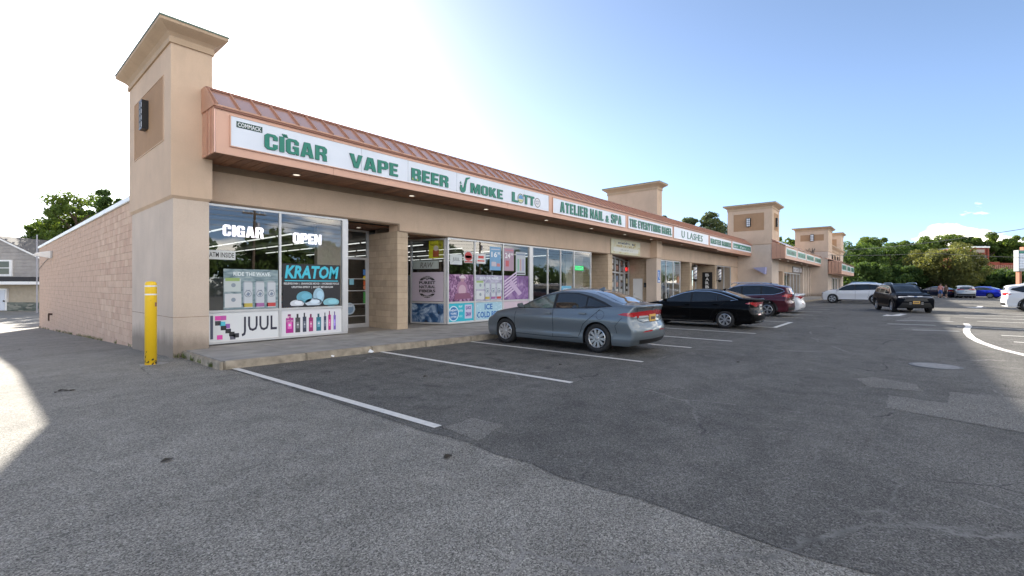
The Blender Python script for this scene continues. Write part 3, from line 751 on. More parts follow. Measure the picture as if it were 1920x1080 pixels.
# the room behind shop one
P(MB().box(3.3, 22.9, 12.56, 26, .10, .152), 'shop_floor', M('shop_floor', (.22, .20, .18), .35, var=.15))
P(MB().box(3.3, 22.9, 14.3, 26, 3.42, 3.46), 'shop_ceiling', M('ceiling', (.22, .22, .22), .9))
P(MB().box(3.62, 7.1, 12.96, 14.3, 3.56, 3.6).box(11.1, 22.9, 12.96, 14.3, 3.46, 3.5), 'shop_ceiling', M('ceiling', (.22, .22, .22), .9))
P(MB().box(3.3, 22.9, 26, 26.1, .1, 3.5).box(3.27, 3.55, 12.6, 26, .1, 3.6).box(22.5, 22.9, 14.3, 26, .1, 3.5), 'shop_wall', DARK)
tb = None
for x in (5.0, 7.0, 8.8, 10.3, 12.5, 14.8, 17.2, 19.6, 21.6):
    y = 15.6
    while y < 25:
        if tb is None:
            o = P(MB().box(-.028, .028, 0, 1.12, 0, .035), 'tube_light', TUBE_E, loc=(x, y, 3.28)); tb = o.data
        else: link('tube_light', tb, mall, (x, y, 3.28))
        y += 1.32
# shelves of goods inside
def shelf(x, y, rz, n, seed, label, hgt=1.7):
    o = empty('shop_shelf', (x, y, .15), rz, label, 'shelf unit')
    fr_ = MB(); fr_.box(0, n, 0, .04, 0, hgt)
    for k in range(5): fr_.box(0, n, .04, .42, .1 + k * hgt / 5, .13 + k * hgt / 5)
    fr_.build('rack', M('rack_grey', (.25, .25, .25), .5), o)
    r = random.Random(seed); cols = [(.5, .06, .05), (.06, .2, .45), (.6, .5, .1), (.08, .35, .12), (.6, .6, .58), (.3, .1, .4), (.7, .3, .06)]
    mbs = MB()
    for k in range(5):
        a = .02
        while a < n - .15:
            w = r.uniform(.06, .2); mbs.box(a, a + w - .01, .1, .38, .131 + k * hgt / 5, .131 + k * hgt / 5 + r.uniform(.12, .28), r.randrange(7)); a += w
    g = mbs.build('goods', [flat(c) for c in cols], o); g['kind'] = 'stuff'
shelf(4.0, 17, 0, 3.2, 1, 'low rack of packets inside, behind the first big shop window')
shelf(8.0, 16.3, R(80), 3.0, 2, 'rack of bottles inside, seen through the glass entry door')
shelf(11.5, 17.5, 0, 5.0, 3, 'long rack of goods inside, behind the pictures of the long window bay', 1.9)
shelf(17.3, 18.0, 0, 4.5, 4, 'rack inside the nail salon, behind the clear panes', 1.5)
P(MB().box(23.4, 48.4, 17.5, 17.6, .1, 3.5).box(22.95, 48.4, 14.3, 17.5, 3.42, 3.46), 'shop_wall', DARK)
P(MB().box(22.95, 48.4, 12.6, 17.5, .05, .14), 'shop_floor', M('shop_floor', (.22, .20, .18), .35, var=.15))
# ================================================================== fascia signs
SF = front(FY)
def sign_base(name, label, edges, b0, b1, cat='shop sign', board=SIGNW, d=.028, group='sign boxes along the canopy'):
    o = empty(name, SF(edges[0], b0), 0, label, cat, group)
    o.location = (0, 0, 0)
    for a, b in zip(edges, edges[1:]):
        MB().fbox(SF, a + .006, b - .006, b0, b1, .001, d).build('sign_panel', board, o)
    t = .018
    MB().fbox(SF, edges[0] - t, edges[-1] + t, b1, b1 + t, .001, d + .012).fbox(SF, edges[0] - t, edges[-1] + t, b0 - t, b0, .001, d + .012).fbox(SF, edges[0] - t, edges[0], b0, b1, .001, d + .012) \
        .fbox(SF, edges[-1], edges[-1] + t, b0, b1, .001, d + .012).build('sign_frame', PINK, o)
    return o
SH = Sheet
g1 = sign_base('shop_sign', 'long white sign with fat green cigar, vape, beer, smoke and lotto words', [3.71, 6.89, 8.43, 10.38, 13.9, 15.52], 4.63, 5.28)
Lz = (4.72, 5.08)
letters(g1, SF, 'CIGAR', 4.40, 5.90, *Lz, SIGNG, .029, .055, 'block', .09)
letters(g1, SF, 'VAPE', 6.53, 8.06, *Lz, SIGNG, .029, .055, 'block', .09)
letters(g1, SF, 'BEER', 8.54, 10.0, *Lz, SIGNG, .029, .055, 'block', .09)
letters(g1, SF, 'MOKE', 11.0, 12.64, 4.72, 5.05, SIGNG, .029, .055, 'block', .09)
letters(g1, SF, 'L', 13.16, 13.52, 4.72, 5.08, SIGNG, .029, .055, 'block')
letters(g1, SF, 'TT', 13.85, 14.52, 4.72, 5.08, SIGNG, .029, .055, 'block', .09)
def extrude_poly(fr, pts, d0, d1, mats, name, parent):
    n = len(pts); mb = MB(); mb.add([fr(a, b, d1) for a, b in pts] + [fr(a, b, d0) for a, b in pts], [tuple(range(n))], 0)
    mb.add([fr(a, b, d1) for a, b in pts] + [fr(a, b, d0) for a, b in pts], [(i, n + i, n + (i + 1) % n, (i + 1) % n) for i in range(n)], 1)
    return mb.build(name, mats, parent)
# pipe in place of the S
pipe = []
for t in range(13):
    a = R(180 + t * 15); pipe.append((10.64 + .13 * math.cos(a), 4.80 + .13 * math.sin(a)))
pipe += [(10.79, 4.95), (10.84, 5.12), (10.97, 5.19), (10.96, 5.22), (10.79, 5.18), (10.72, 5.0), (10.68, 4.84), (10.64, 4.80), (10.60, 4.86)]
pipe += [(10.60, 4.91), (10.53, 4.91)]
extrude_poly(SF, pipe, .029, .055, [SIGNG, SIGNE], 'pipe_emblem', g1)
extrude_poly(SF, [(10.50, 4.96), (10.56, 5.03), (10.54, 4.98), (10.6, 4.97), (10.56, 4.94)], .029, .05, [SIGNG, SIGNE], 'pipe_emblem', g1)
for k, a in enumerate((4.80, 4.84, 4.88)):
    extrude_poly(SF, [(a + .03, 5.085), (a + .055, 5.085), (a + .015, 5.16), (a - .01, 5.15)], .029, .05, [SIGNG, SIGNE], 'match_emblem', g1)
s = SH(SF, .0325); s.rect(3.82, 4.36, 5.06, 5.195, (.01, .05, .04)); s.text('COMMACK', 3.845, 4.335, 5.08, 5.175, (.75, .78, .8), off=.02); s.build('town_plate', parent=g1); s = SH(SF, .0325)
s.disc(13.68, 4.90, .185, (.02, .06, .06)); s.disc(13.68, 4.90, .16, (.62, .66, .45), 2); s.poly([(13.53, 4.88), (13.83, 4.88), (13.80, 4.99), (13.70, 5.05), (13.58, 5.0)], (.12, .3, .55), 3); s.rect(13.55, 13.81, 4.80, 4.84, (.5, .5, .2), 3)
s.build('letter', parent=g1); s = SH(SF, .0325); s.disc(14.74, 4.88, .19, (.05, .05, .06)); s.disc(14.74, 4.88, .165, (.72, .72, .74), 2); s.text('LOTTO', 14.62, 14.86, 4.90, 4.96, (.1, .12, .3), 3); s.text('PLAY', 14.65, 14.83, 4.81, 4.87, (.1, .12, .3), 3)
s.build('letter', parent=g1); s = SH(SF, .0325); s.poly([(8.56, 4.73), (8.62, 4.73), (8.57, 4.80)], (.35, .42, .06), 18); s.build('leaf_emblem', parent=g1); s = SH(SF, .0325); s.poly([(8.70, 4.73), (8.77, 4.73), (8.77, 4.79)], (.35, .42, .06), 18); s.build('leaf_emblem', parent=g1)

g2 = sign_base('shop_sign', 'white sign reading atelier nail and spa in tall green letters', [15.82, 19.85, 22.39], 4.62, 5.24)
letters(g2, SF, 'ATELIER NAIL & SPA', 16.33, 21.9, 4.71, 5.15, SIGNG, .029, .06, 'block', .16)
g3 = sign_base('shop_sign', 'white sign for the bagel shop in crowded green capitals', [22.7, 25.35, 28.83], 4.62, 5.26)
letters(g3, SF, 'THE EVERYTHING BAGEL', 22.85, 28.65, 4.72, 5.14, SIGNG, .029, .06, 'block', .16)
g4 = sign_base('shop_sign', 'white sign reading u lashes in thin widely spaced green letters', [29.05, 35.85], 4.60, 5.32)
letters(g4, SF, 'U LASHES', 30.4, 34.5, 4.74, 5.18, SIGNG, .029, .05, .0, .12, wspace=.5)
g5 = sign_base('shop_sign', 'short white sign with blurred green barber shop lettering, right of the lash sign', [36.16, 41.8], 4.62, 5.30)
letters(g5, SF, 'MASTER BARBER', 36.35, 41.6, 4.76, 5.14, SIGNG, .029, .06, 'block', .16)
g6 = sign_base('shop_sign', 'last sign box before the square tower, dark green band of pale script', [42.1, 48.5], 4.66, 5.34)
def scribble(sh, a0, a1, b0, b1, col, L, seed, wmin=.05):
    r = random.Random(seed); a = a0
    while a < a1 - wmin:
        w = r.uniform(wmin, wmin * 2.2); h = r.uniform(.55, 1.0) * (b1 - b0)
        if r.random() < .85:
            sh.rect(a, min(a + w * .35, a1), b0, b0 + h, col, L)
            sh.rect(a + w * .35, min(a + w * .8, a1), b0 + (h * .7 if r.random() < .5 else 0), b0 + (h if r.random() < .7 else h * .3), col, L)
        a += w
s = SH(SF, .03); s.rect(42.4, 48.3, 4.80, 5.2, SIGNG); scribble(s, 42.6, 48.1, 4.88, 5.1, (.6, .66, .7), 1, 5, .14); s.build('printed_band', parent=g6)

# ================================================================== window posters and lettering
WN_ = (.78, .80, .82)
def photo_mat(key, cols, scale=6.0, stretch=(1, 1, 1)):
    if key in MATS: return MATS[key]
    m, nt, b = newmat(key); p = scaled(nt, objco(nt, True), stretch)
    f = node(nt, 'ShaderNodeTexNoise', {'Vector': p, 'Scale': scale, 'Detail': 5.0, 'Distortion': 1.2}).outputs['Fac']
    k = len(cols); nt.links.new(ramp(nt, f, [(.32 + .36 * i / (k - 1), c) for i, c in enumerate(cols)]), b.inputs['Base Color'])
    b.inputs['Roughness'].default_value = .4; MATS[key] = m; return m
# juul board
s = SH(F, .006)
s.rect(3.665, 5.26, .25, .92, (.70, .72, .74)); s.rect(3.70, 3.76, .30, .86, (.08, .09, .14), 1)
T = .12
for a, b, c in [(3.80, .74, (.75, .08, .42)), (3.92, .74, (.55, .1, .4)), (3.80, .62, (.05, .05, .06)), (3.90, .60, (.10, .55, .68)), (4.0, .54, (.3, .12, .42)), (3.92, .50, (.03, .03, .035)), (4.02, .42, (.03, .03, .035)), (4.1, .34, (.03, .03, .035)), (3.84, .28, (.75, .08, .42)), (4.12, .26, (.12, .12, .16)), (4.2, .3, (.04, .04, .05))]:
    s.rect(a, a + T, b, b + T * .9, c, 1 if c[0] > .2 else 2)
s.text('JUUL', 4.38, 5.22, .32, .80, (.03, .03, .055), 1, off=.015, space=1.05)
s.build('window_sign', 'low white board with black JUUL lettering and pink and teal squares', 'sign', 'printed boards under the windows')
s = SH(F, .006); s.rect(5.34, 6.98, .25, .92, (.70, .70, .74))
for k, (a, w, h, c) in enumerate([(5.45, .20, .50, (.42, .02, .26)), (5.70, .13, .50, (.06, .06, .07)), (5.90, .10, .52, (.04, .05, .09)), (6.07, .12, .48, (.33, .03, .16)), (6.28, .14, .48, (.03, .17, .24)), (6.50, .07, .50, (.03, .04, .10)), (6.63, .08, .54, (.45, .02, .22)), (6.79, .07, .52, (.20, .12, .48))]):
    s.rect(a, a + w, .31, .31 + h * .8, c, 1); s.rect(a + w * .25, a + w * .65, .31 + h * .8, .31 + h, tuple(x * .5 for x in c), 1)
    s.rect(a + w * .22, a + w * .78, .42, .42 + h * .35, tuple(min(1, x * 1.6 + .12) for x in c), 2); s.disc(a + w * .5, .52, w * .16, (.7, .7, .75), 3)
v_, _, _ = word('FETCH', .02, 2)
s.text('F', 5.49, 5.60, .70, .76, (.75, .45, .6), 3); s.text('ETCH', 5.47, 5.63, .60, .66, (.75, .45, .6), 3)
s.build('window_sign', 'low white board showing a row of coloured vape devices', 'sign', 'printed boards under the windows')
# white claw style poster (cans)
def can(s, a, b, w, h, band, L=2):
    s.rect(a, a + w, b, b + h, (.52, .56, .60), L); s.rect(a + w * .12, a + w * .88, b + h, b + h * 1.05, (.35, .38, .42), L)
    s.rect(a, a + w, b + .02, b + h * .18, band, L + 1); s.rect(a, a + w * .12, b, b + h, (.33, .38, .45), L + 1)
    s.disc(a + w * .52, b + h * .55, w * .38, (.10, .13, .2), L + 2, n=18); s.disc(a + w * .52, b + h * .55, w * .33, (.52, .56, .60), L + 3, n=18)
    s.poly([(a + w * .3, b + h * .5), (a + w * .5, b + h * .62), (a + w * .75, b + h * .56), (a + w * .6, b + h * .46)], (.2, .25, .34), L + 4)
    s.text('CLAW', a + w * .28, a + w * .78, b + h * .66, b + h * .71, (.1, .13, .2), L + 4)
INN = .005
def wave_poster(fr, a0, a1, b0, b1, label, mat1):
    s = SH(fr, INN); W = a1 - a0; H_ = b1 - b0
    s.rect(a0, a1, b0, b1, mat1)
    s.text('RIDE THE WAVE.', a0 + W * .17, a0 + W * .86, b0 + H_ * .83, b0 + H_ * .93, (.72, .78, .8), 1)
    s.rect(a0 + W * .01, a0 + W * .30, b0 + H_ * .44, b0 + H_ * .76, (.50, .56, .56), 1); s.rect(a0 + W * .03, a0 + W * .28, b0 + H_ * .70, b0 + H_ * .78, (.30, .42, .15), 2)
    s.rect(a0 + W * .02, a0 + W * .31, b0 + H_ * .05, b0 + H_ * .39, (.58, .60, .62), 1); s.disc(a0 + W * .17, b0 + H_ * .24, W * .04, (.25, .3, .36), 2); s.disc(a0 + W * .17, b0 + H_ * .60, W * .04, (.25, .3, .36), 2)
    for k, c in enumerate([(.50, .40, .08), (.36, .14, .34), (.50, .06, .06)]): can(s, a0 + W * (.34 + .22 * k), b0 + .03, W * .17, H_ * .64, c)
    s.build('poster', label, 'poster', 'posters in the shop windows')
SEA = photo_mat('sea_print', [(.10, .16, .19), (.20, .28, .31), (.34, .42, .44)], 3.0, (1, 1, 3))
wave_poster(F, 3.98, 5.25, .99, 1.98, 'sea coloured poster of three drink cans in the first window, under the atm notice', SEA)
wave_poster(F, 12.55, 14.08, .99, 1.98, 'drink can poster in the middle pane of the long window bay', photo_mat('sea_print_lilac', [(.22, .20, .32), (.34, .33, .46), (.5, .5, .6)], 3.0, (1, 1, 3)))
s = SH(F, INN); s.slab(3.66, 4.24, 2.20, 2.42, (.62, .64, .64), .004); s.text('ATM INSIDE', 3.68, 4.21, 2.25, 2.37, (.02, .02, .02), 1, off=.012)
s.build('notice', 'narrow white notice with black ATM INSIDE lettering at the window edge', 'notice')
s = SH(F, INN); s.rect(5.36, 7.0, 1.0, 2.16, (.022, .022, .026)); 
s.text('KRATOM', 5.42, 6.95, 1.76, 2.12, (.06, .52, .68), 1, off=.035, shear=.18); s.rect(5.42, 6.93, 1.69, 1.715, (.06, .52, .68), 1)
s.text('KRATOM', 5.44, 6.97, 1.94, 2.115, (.25, .68, .80), 0, off=.0, shear=.18) if False else None
s.text('RELIEVES PAIN  |  ENHANCES MOOD  |  INCREASES FOCUS', 5.40, 6.96, 1.585, 1.655, (.72, .74, .76), 1); s.text('UPLIFTING EFFECT  |  BOOST METABOLISM', 5.60, 6.77, 1.49, 1.56, (.72, .74, .76), 1)
for a, b, rx, ry, c in [(5.75, 1.05, .19, .10, (.62, .66, .72)), (6.2, 1.07, .24, .11, (.50, .60, .70)), (6.72, 1.06, .24, .12, (.22, .48, .56)), (5.95, 1.22, .22, .16, (.12, .36, .48)), (6.35, 1.25, .16, .22, (.32, .50, .62))]:
    s.disc(a, b + .04, rx, c, 2, ry, 20)
    s.disc(a + rx * .2, b + .06, rx * .6, tuple(min(1, x * 1.25) for x in c), 3, ry * .55, 16)
s.rect(5.36, 7.0, 1.0, 1.03, (.02, .02, .03), 5)
s.build('poster', 'black poster with slanted blue KRATOM heading over pale blue powder', 'poster', 'posters in the shop windows')
NEON = M('neon_white', (.9, .9, .92), .4, emit=(1, .84, .93), estr=.42)
def neon(fr, txt, a0, a1, b0, b1, label, mat, off=.03, d=-.05):
    o = empty('neon_sign', (0, 0, 0), 0, label, 'lit sign'); letters(o, fr, txt, a0, a1, b0, b1, mat, d, d + .03, off, .12); return o
neon(F, 'CIGAR', 3.98, 4.90, 2.78, 3.05, 'lit white CIGAR lettering hung in the first window pane', NEON, 'block')
neon(F, 'OPEN', 5.66, 6.44, 2.72, 3.00, 'lit white OPEN lettering hung in the second window pane', NEON, 'block')
# door stickers
Bd = front(14.1); s = SH(Bd, .012)
s.disc(8.80, 1.83, .075, (.65, .5, .03), 0); s.rect(8.74, 8.87, 1.58, 1.74, (.6, .12, .04)); s.disc(8.80, 1.50, .07, (.6, .22, .12), 0); s.rect(8.74, 8.86, .95, 1.35, (.08, .3, .08)); s.rect(8.73, 8.84, 1.93, 2.12, (.08, .22, .5))
s.rect(8.22, 8.38, 1.60, 1.80, (.25, .55, .65)); s.disc(8.22, .80, .20, (.45, .55, .62), 0); s.disc(8.22, .80, .15, (.2, .3, .42), 1); s.rect(8.12, 8.33, .86, .92, (.6, .65, .7), 2)
s.build('door_stickers', 'patchwork of small coloured stickers on the glass entry door', 'stickers')
# slanted return window
s = SH(G, INN + .002 + .012); 
s.rect(.07, GL - .07, 1.0, 2.06, (.46, .40, .47)); s.disc(.72, 1.52, .42, (.02, .02, .02), 1, .40); s.disc(.72, 1.52, .33, (.46, .40, .47), 2, .31)
s.rect(.3, 1.15, 1.28, 1.76, (.46, .40, .47), 3)
for k, t in enumerate(('PUREST', 'NATURAL', 'FIBERS')): s.text(t, .38, 1.07, 1.62 - k * .15, 1.73 - k * .15, (.02, .02, .02), 4, off=.04)
s.text('AUTHENTIC', .46, .98, 1.84, 1.905, (.5, .45, .5), 4); s.text('UNREFINED', .46, .98, 1.145, 1.205, (.5, .45, .5), 4); s.poly([(.66, 1.82), (.72, 1.80), (.82, 1.86), (.78, 1.80), (.7, 1.77)], (.02, .02, .02), 4)
s.build('poster', 'pinkish poster with round black stamp on the slanted return window', 'poster', 'posters in the shop windows')
s = SH(G, .0); s.rect(.1, 1.2, 2.18, 2.48, (.42, .46, .44)); s.text('RAW', .40, .98, 2.22, 2.42, (.16, .15, .14), 1, off=.02, shear=.25)
s.build('notice', 'pale notice with slanted RAW lettering above the round stamp poster', 'notice')
s = SH(G, .0); s.rect(.78, 1.38, 2.56, 3.2, (.62, .60, .03)); s.text('TWISTED TEA', .84, 1.32, 3.0, 3.08, (.1, .06, .01), 1); s.rect(.95, 1.2, 2.60, 2.86, (.28, .07, .03), 1); s.disc(1.08, 2.92, .1, (.5, .45, .4), 2)
s.build('notice', 'yellow notice with a red bottle in the upper corner of the return window', 'notice')
s = SH(G, .008); s.rect(.06, GL - .06, .24, .92, photo_mat('smoke_pic', [(.005, .01, .03), (.02, .08, .2), (.4, .5, .62)], 2.6)); s.build('window_sign', 'low board printed with blue white smoke on black', 'sign', 'printed boards under the windows')
# long bay
s = SH(F, INN); s.rect(11.2, 12.44, .99, 1.98, photo_mat('field_print', [(.05, .015, .07), (.20, .08, .20), (.50, .32, .48)], 9.0, (1, 1, .7)))
s.disc(11.85, 1.45, .27, (.34, .17, .28), 1, .30); s.disc(11.85, 1.40, .19, (.50, .34, .42), 2, .2); s.disc(11.86, 1.80, .10, (.38, .22, .28), 2); s.disc(11.86, 1.88, .17, (.60, .52, .58), 3, .045); s.disc(11.86, 1.92, .09, (.60, .52, .58), 4, .05); s.poly([(11.5, 1.28), (12.2, 1.3), (12.35, 1.1), (11.45, 1.05)], (.22, .08, .15), 3)
s.build('poster', 'plum tinted poster of a farm worker in a hat, left pane of the long bay', 'poster', 'posters in the shop windows')
s = SH(F, INN); s.rect(14.19, 15.80, .99, 1.98, photo_mat('sticks_print', [(.09, .03, .14), (.20, .10, .28), (.36, .24, .42)], 3.0))
for k in range(6):
    b = 1.05 + k * .13; s.poly([(14.22, b), (15.0, b + .40), (15.0, b + .47), (14.22, b + .07)], (.58, .48, .62), 1)
s.poly([(14.5, 1.66), (15.15, 1.14), (15.35, 1.25), (14.66, 1.80)], (.50, .38, .55), 2)
s.build('poster', 'lilac poster of stacked pale sticks in the right pane of the long bay', 'poster', 'posters in the shop windows')
s = SH(F, .006); s.rect(11.20, 12.45, .25, .92, (.02, .42, .55)); s.disc(11.42, .55, .26, (.55, .72, .80), 1, .28); s.disc(11.42, .55, .22, (.02, .16, .42), 2, .24)
for k, t in enumerate(('NEW', 'YORK', 'LOTTERY')): s.text(t, 11.26, 11.58, .63 - k * .12, .71 - k * .12, (.72, .78, .82), 3, off=.02)
s.text('PLAY', 11.68, 11.86, .76, .84, (.7, .8, .8), 1); s.text('LOTTO', 11.66, 11.88, .60, .68, (.7, .8, .8), 1); s.text('HERE', 11.68, 11.86, .40, .48, (.3, .65, .68), 1)
s.rect(11.98, 12.36, .34, .86, (.55, .52, .68), 1); s.text('QUICK', 12.03, 12.31, .66, .80, (.08, .04, .28), 2, off=.04); s.text('DRAW', 12.03, 12.31, .42, .58, (.08, .04, .28), 2, off=.04)
s.build('window_sign', 'turquoise lottery board with round blue badge', 'sign', 'printed boards under the windows')
s = SH(F, .006); s.rect(12.56, 14.07, .25, .92, (.36, .56, .66)); s.text('ICE', 13.05, 13.5, .63, .86, (.01, .12, .42), 1, off=.03)
s.text('COLD BEER', 12.62, 14.02, .32, .56, (.01, .12, .42), 1, off=.03)
r_ = random.Random(4)
for k in range(34):
    a = r_.choice((r_.uniform(12.58, 12.9), r_.uniform(13.7, 14.05))); s.disc(a, r_.uniform(.28, .9), r_.uniform(.012, .03), (.55, .72, .8), 1, n=8)
s.build('window_sign', 'icy blue board with dark blue ICE COLD BEER lettering', 'sign', 'printed boards under the windows')
s = SH(F, .006); s.rect(14.19, 15.80, .25, .92, (.55, .45, .52)); s.build('window_sign', 'plain pale pink board right of the ice board, behind the grey car nose', 'sign', 'printed boards under the windows')
def small(a0, a1, b0, b1, bgc, items, label, d=INN - .004):
    s = SH(F, d); s.slab(a0, a1, b0, b1, bgc, .004)
    for it in items:
        t, x0, x1, y0, y1, c = it
        if t is None: s.rect(x0, x1, y0, y1, c, 1)
        elif t == 'o': s.disc((x0 + x1) / 2, (y0 + y1) / 2, (x1 - x0) / 2, c, 1, (y1 - y0) / 2)
        else: s.text(t, x0, x1, y0, y1, c, 2, off=.02)
    return s.build('notice', label, 'notice')
small(11.25, 11.85, 2.34, 2.72, (.52, .56, .56), [('JUUL', 11.38, 11.72, 2.44, 2.6, (.15, .17, .18))], 'small white JUUL notice in the left pane of the long bay')
small(11.95, 12.4, 2.42, 2.86, (.5, .52, .52), [('o', 11.98, 12.37, 2.5, 2.84, (.45, .05, .05)), (None, 12.02, 12.33, 2.60, 2.70, (.6, .6, .55)), (None, 11.98, 12.38, 2.44, 2.49, (.4, .05, .05))], 'round red and white notice right of the small white one')
small(12.6, 13.1, 2.42, 2.80, (.62, .62, .62), [(None, 12.70, 13.0, 2.62, 2.72, (.55, .06, .05)), (None, 12.66, 13.04, 2.50, 2.55, (.55, .06, .05))], 'white notice with red print, middle pane of the long bay')
small(13.35, 14.0, 2.18, 3.12, (.16, .34, .55), [('16', 13.44, 13.78, 2.70, 2.92, (.75, .78, .8)), ('99', 13.80, 13.94, 2.80, 2.92, (.75, .78, .8)), (None, 13.45, 13.72, 2.34, 2.52, (.5, .45, .5)), (None, 13.76, 13.95, 2.34, 2.46, (.55, .2, .2)), (None, 13.42, 13.95, 3.0, 3.04, (.5, .56, .66))], 'blue price notice reading 16 99')
small(14.2, 14.82, 2.18, 3.12, (.38, .26, .34), [('24', 14.26, 14.58, 2.70, 2.92, (.78, .78, .8)), ('99', 14.60, 14.76, 2.80, 2.92, (.78, .78, .8)), (None, 14.3, 14.5, 2.36, 2.6, (.5, .1, .12)), (None, 14.26, 14.78, 3.0, 3.05, (.55, .2, .25))], 'reddish price notice reading 24 99')
small(14.95, 15.6, 2.02, 3.0, (.42, .46, .50), [(None, 15.0, 15.55, 2.86, 2.92, (.2, .25, .35)), (None, 15.06, 15.16, 2.2, 2.7, (.2, .4, .3)), (None, 15.22, 15.32, 2.2, 2.7, (.5, .3, .3)), (None, 15.38, 15.48, 2.2, 2.7, (.3, .3, .5)), (None, 15.0, 15.55, 2.06, 2.12, (.1, .1, .12))], 'pale price list with three coloured bars, right pane of the long bay')
small(18.35, 19.2, .75, 1.55, (.10, .36, .55), [('OPEN', 18.5, 19.05, 1.32, 1.44, (.7, .75, .8)), (None, 18.6, 18.95, .85, 1.22, (.45, .6, .7))], 'light blue notice low in the nail salon window')
GREEN_E = M('led_green', (.02, .3, .08), .4, emit=(.02, 1, .25), estr=.22)
RED_E = M('led_red', (.3, .02, .02), .4, emit=(1, .03, .03), estr=.45)
o = empty('neon_sign', (0, 0, 0), 0, 'lit green sign in the last pane of the nail salon window', 'lit sign')
MB().fbox(F, 19.6, 20.45, 2.32, 2.58, -.10, -.064).build('back_board', BLACK, o)
s = SH(F, -.06); s.rect(19.63, 20.42, 2.34, 2.56, GREEN_E); s.text('CLOSED', 19.68, 20.38, 2.38, 2.52, (.6, .9, .7), 1, off=.03); s.build('lit_face', parent=o)
o = empty('neon_sign', (0, 0, 0), 0, 'small lit red OPEN sign above the bagel shop door', 'lit sign')
Fd = front(14.08); s = SH(Fd, -.05); s.text('OPEN', 28.08, 28.50, 2.52, 2.78, RED_E, 1, off=.05); s.build('lit_face', parent=o)
MB().fbox(Fd, 28.05, 28.54, 2.48, 2.82, -.09, -.055).build('back_board', BLACK, o)
s = SH(Fd, .02); s.disc(28.3, 1.9, .14, (.65, .55, .35), 0); s.disc(28.22, 1.78, .08, (.65, .55, .35), 0); s.disc(28.38, 1.78, .08, (.65, .55, .35), 0); s.rect(28.2, 28.4, 1.35, 1.5, (.6, .6, .6)); s.text('27', 28.2, 28.4, 2.95, 3.07, (.6, .6, .6), 1); s.rect(28.12, 28.46, .8, 1.2, (.45, .43, .4))
s.build('door_stickers', 'pale clover shaped sticker and papers on the bagel shop door', 'stickers')
s = SH(H, .005)
for k in range(3):
    for b in (1.1, 1.5, 1.9, 2.5, 2.85):
        s.rect(.25 + k * 1.55, .95 + k * 1.55, b, b + .26, [(.45, .44, .42), (.14, .2, .3), (.38, .2, .15), (.5, .5, .48), (.2, .2, .22)][(k * 2 + int(b * 10)) % 5])
s.build('menu_sheets', 'rows of small menu sheets taped inside the slanted bagel shop window', 'menu sheets')
# banner on the header
s = SH(front(12.42), .012)
s.slab(23.05, 26.75, 3.36, 4.20, (.60, .56, .36), .012); 
BAN = photo_mat('banner_flowers', [(.62, .60, .48), (.66, .62, .42), (.55, .43, .16)], 2.2)
s.rect(23.1, 26.7, 3.40, 4.16, BAN, 1); s.rect(23.35, 26.5, 3.50, 3.74, (.70, .69, .62), 2)
scribble(s, 23.9, 26.1, 3.95, 4.09, (.06, .06, .12), 3, 31, .10); scribble(s, 23.7, 26.2, 3.78, 3.92, (.45, .32, .10), 3, 32, .16); scribble(s, 24.2, 26.0, 3.58, 3.66, (.45, .45, .42), 3, 9, .09)
s.build('banner', 'cream and gold flowered vinyl banner hung on the header above the bagel shop', 'banner')
# small service door and meter on the side wall of the bagel recess
Wr = west(28.655)
o = P(MB().fbox(Wr, -13.78, -13.12, .15, 2.02, 0, .03), 'service_door', WHITE); MB().fbox(Wr, -13.70, -13.66, .95, 1.05, .03, .07).build('handle', CHROME, o)
o = empty('meter_box', (0, 0, 0), 0, 'small black box on the block wall beside the white service door', 'meter box')
MB().fbox(Wr, -12.98, -12.80, 1.45, 1.75, 0, .14).build('box', BLACK, o); MB().fbox(Wr, -12.95, -12.83, 1.48, 1.6, .14, .16).build('cover', M('meter_glass', (.1, .1, .11), .2), o)
# disabled parking sign on the tower column
s = SH(front(12.06), .012); s.slab(28.55, 28.95, 1.75, 2.55, (.03, .16, .50), .008); s.disc(28.72, 2.40, .05, (.7, .72, .75), 1); s.poly([(28.68, 2.34), (28.76, 2.34), (28.78, 2.15), (28.86, 2.0), (28.82, 1.98), (28.72, 2.12), (28.68, 2.12)], (.7, .72, .75), 1); s.rect(28.63, 28.87, 1.80, 1.92, (.7, .72, .75), 1)
s.build('parking_sign', 'small blue accessible parking sign on the slim column', 'sign')
# barber poles and board
def barber_pole(x, label):
    o = empty('barber_pole', (x, 12.20, 0), 0, label, 'barber pole', 'striped barber poles either side of the barber board')
    rg = lambda r, z: [(r * math.cos(2 * math.pi * i / 16), r * math.sin(2 * math.pi * i / 16), z) for i in range(16)]
    MB().loft([rg(.05, 3.18), rg(.13, 3.10), rg(.16, 3.02), rg(.16, 2.96)]).build('top_cap', BLACK, o, smooth=False)
    MB().loft([rg(.16, 2.06), rg(.16, 2.0), rg(.12, 1.92), rg(.05, 1.86)]).build('bottom_cap', BLACK, o)
    MB().loft([rg(.135, 2.06), rg(.135, 2.96)]).build('glass_cylinder', WHITE, o, smooth=True)
    st = MB(); n = 44
    for ph in (0, math.pi):
        st = MB()
        for k in range(n):
            t0, t1 = k / n, (k + 1) / n; f_ = lambda t, dz: (.138 * math.cos(ph + t * 9), .138 * math.sin(ph + t * 9), 2.08 + t * .78 + dz)
            st.add([f_(t0, 0), f_(t1, 0), f_(t1, .075), f_(t0, .075)], [(0, 1, 2, 3)])
        st.build('stripe', M('pole_stripe', (.12, .14, .25), .4), o)
    MB().box(-.03, .03, 0, .25, 2.98, 3.02).box(-.03, .03, 0, .25, 2.0, 2.04).build('bracket', BLACK, o)
barber_pole(35.9, 'black capped barber pole left of the vertical barber board')
barber_pole(42.0, 'black capped barber pole right of the vertical barber board')
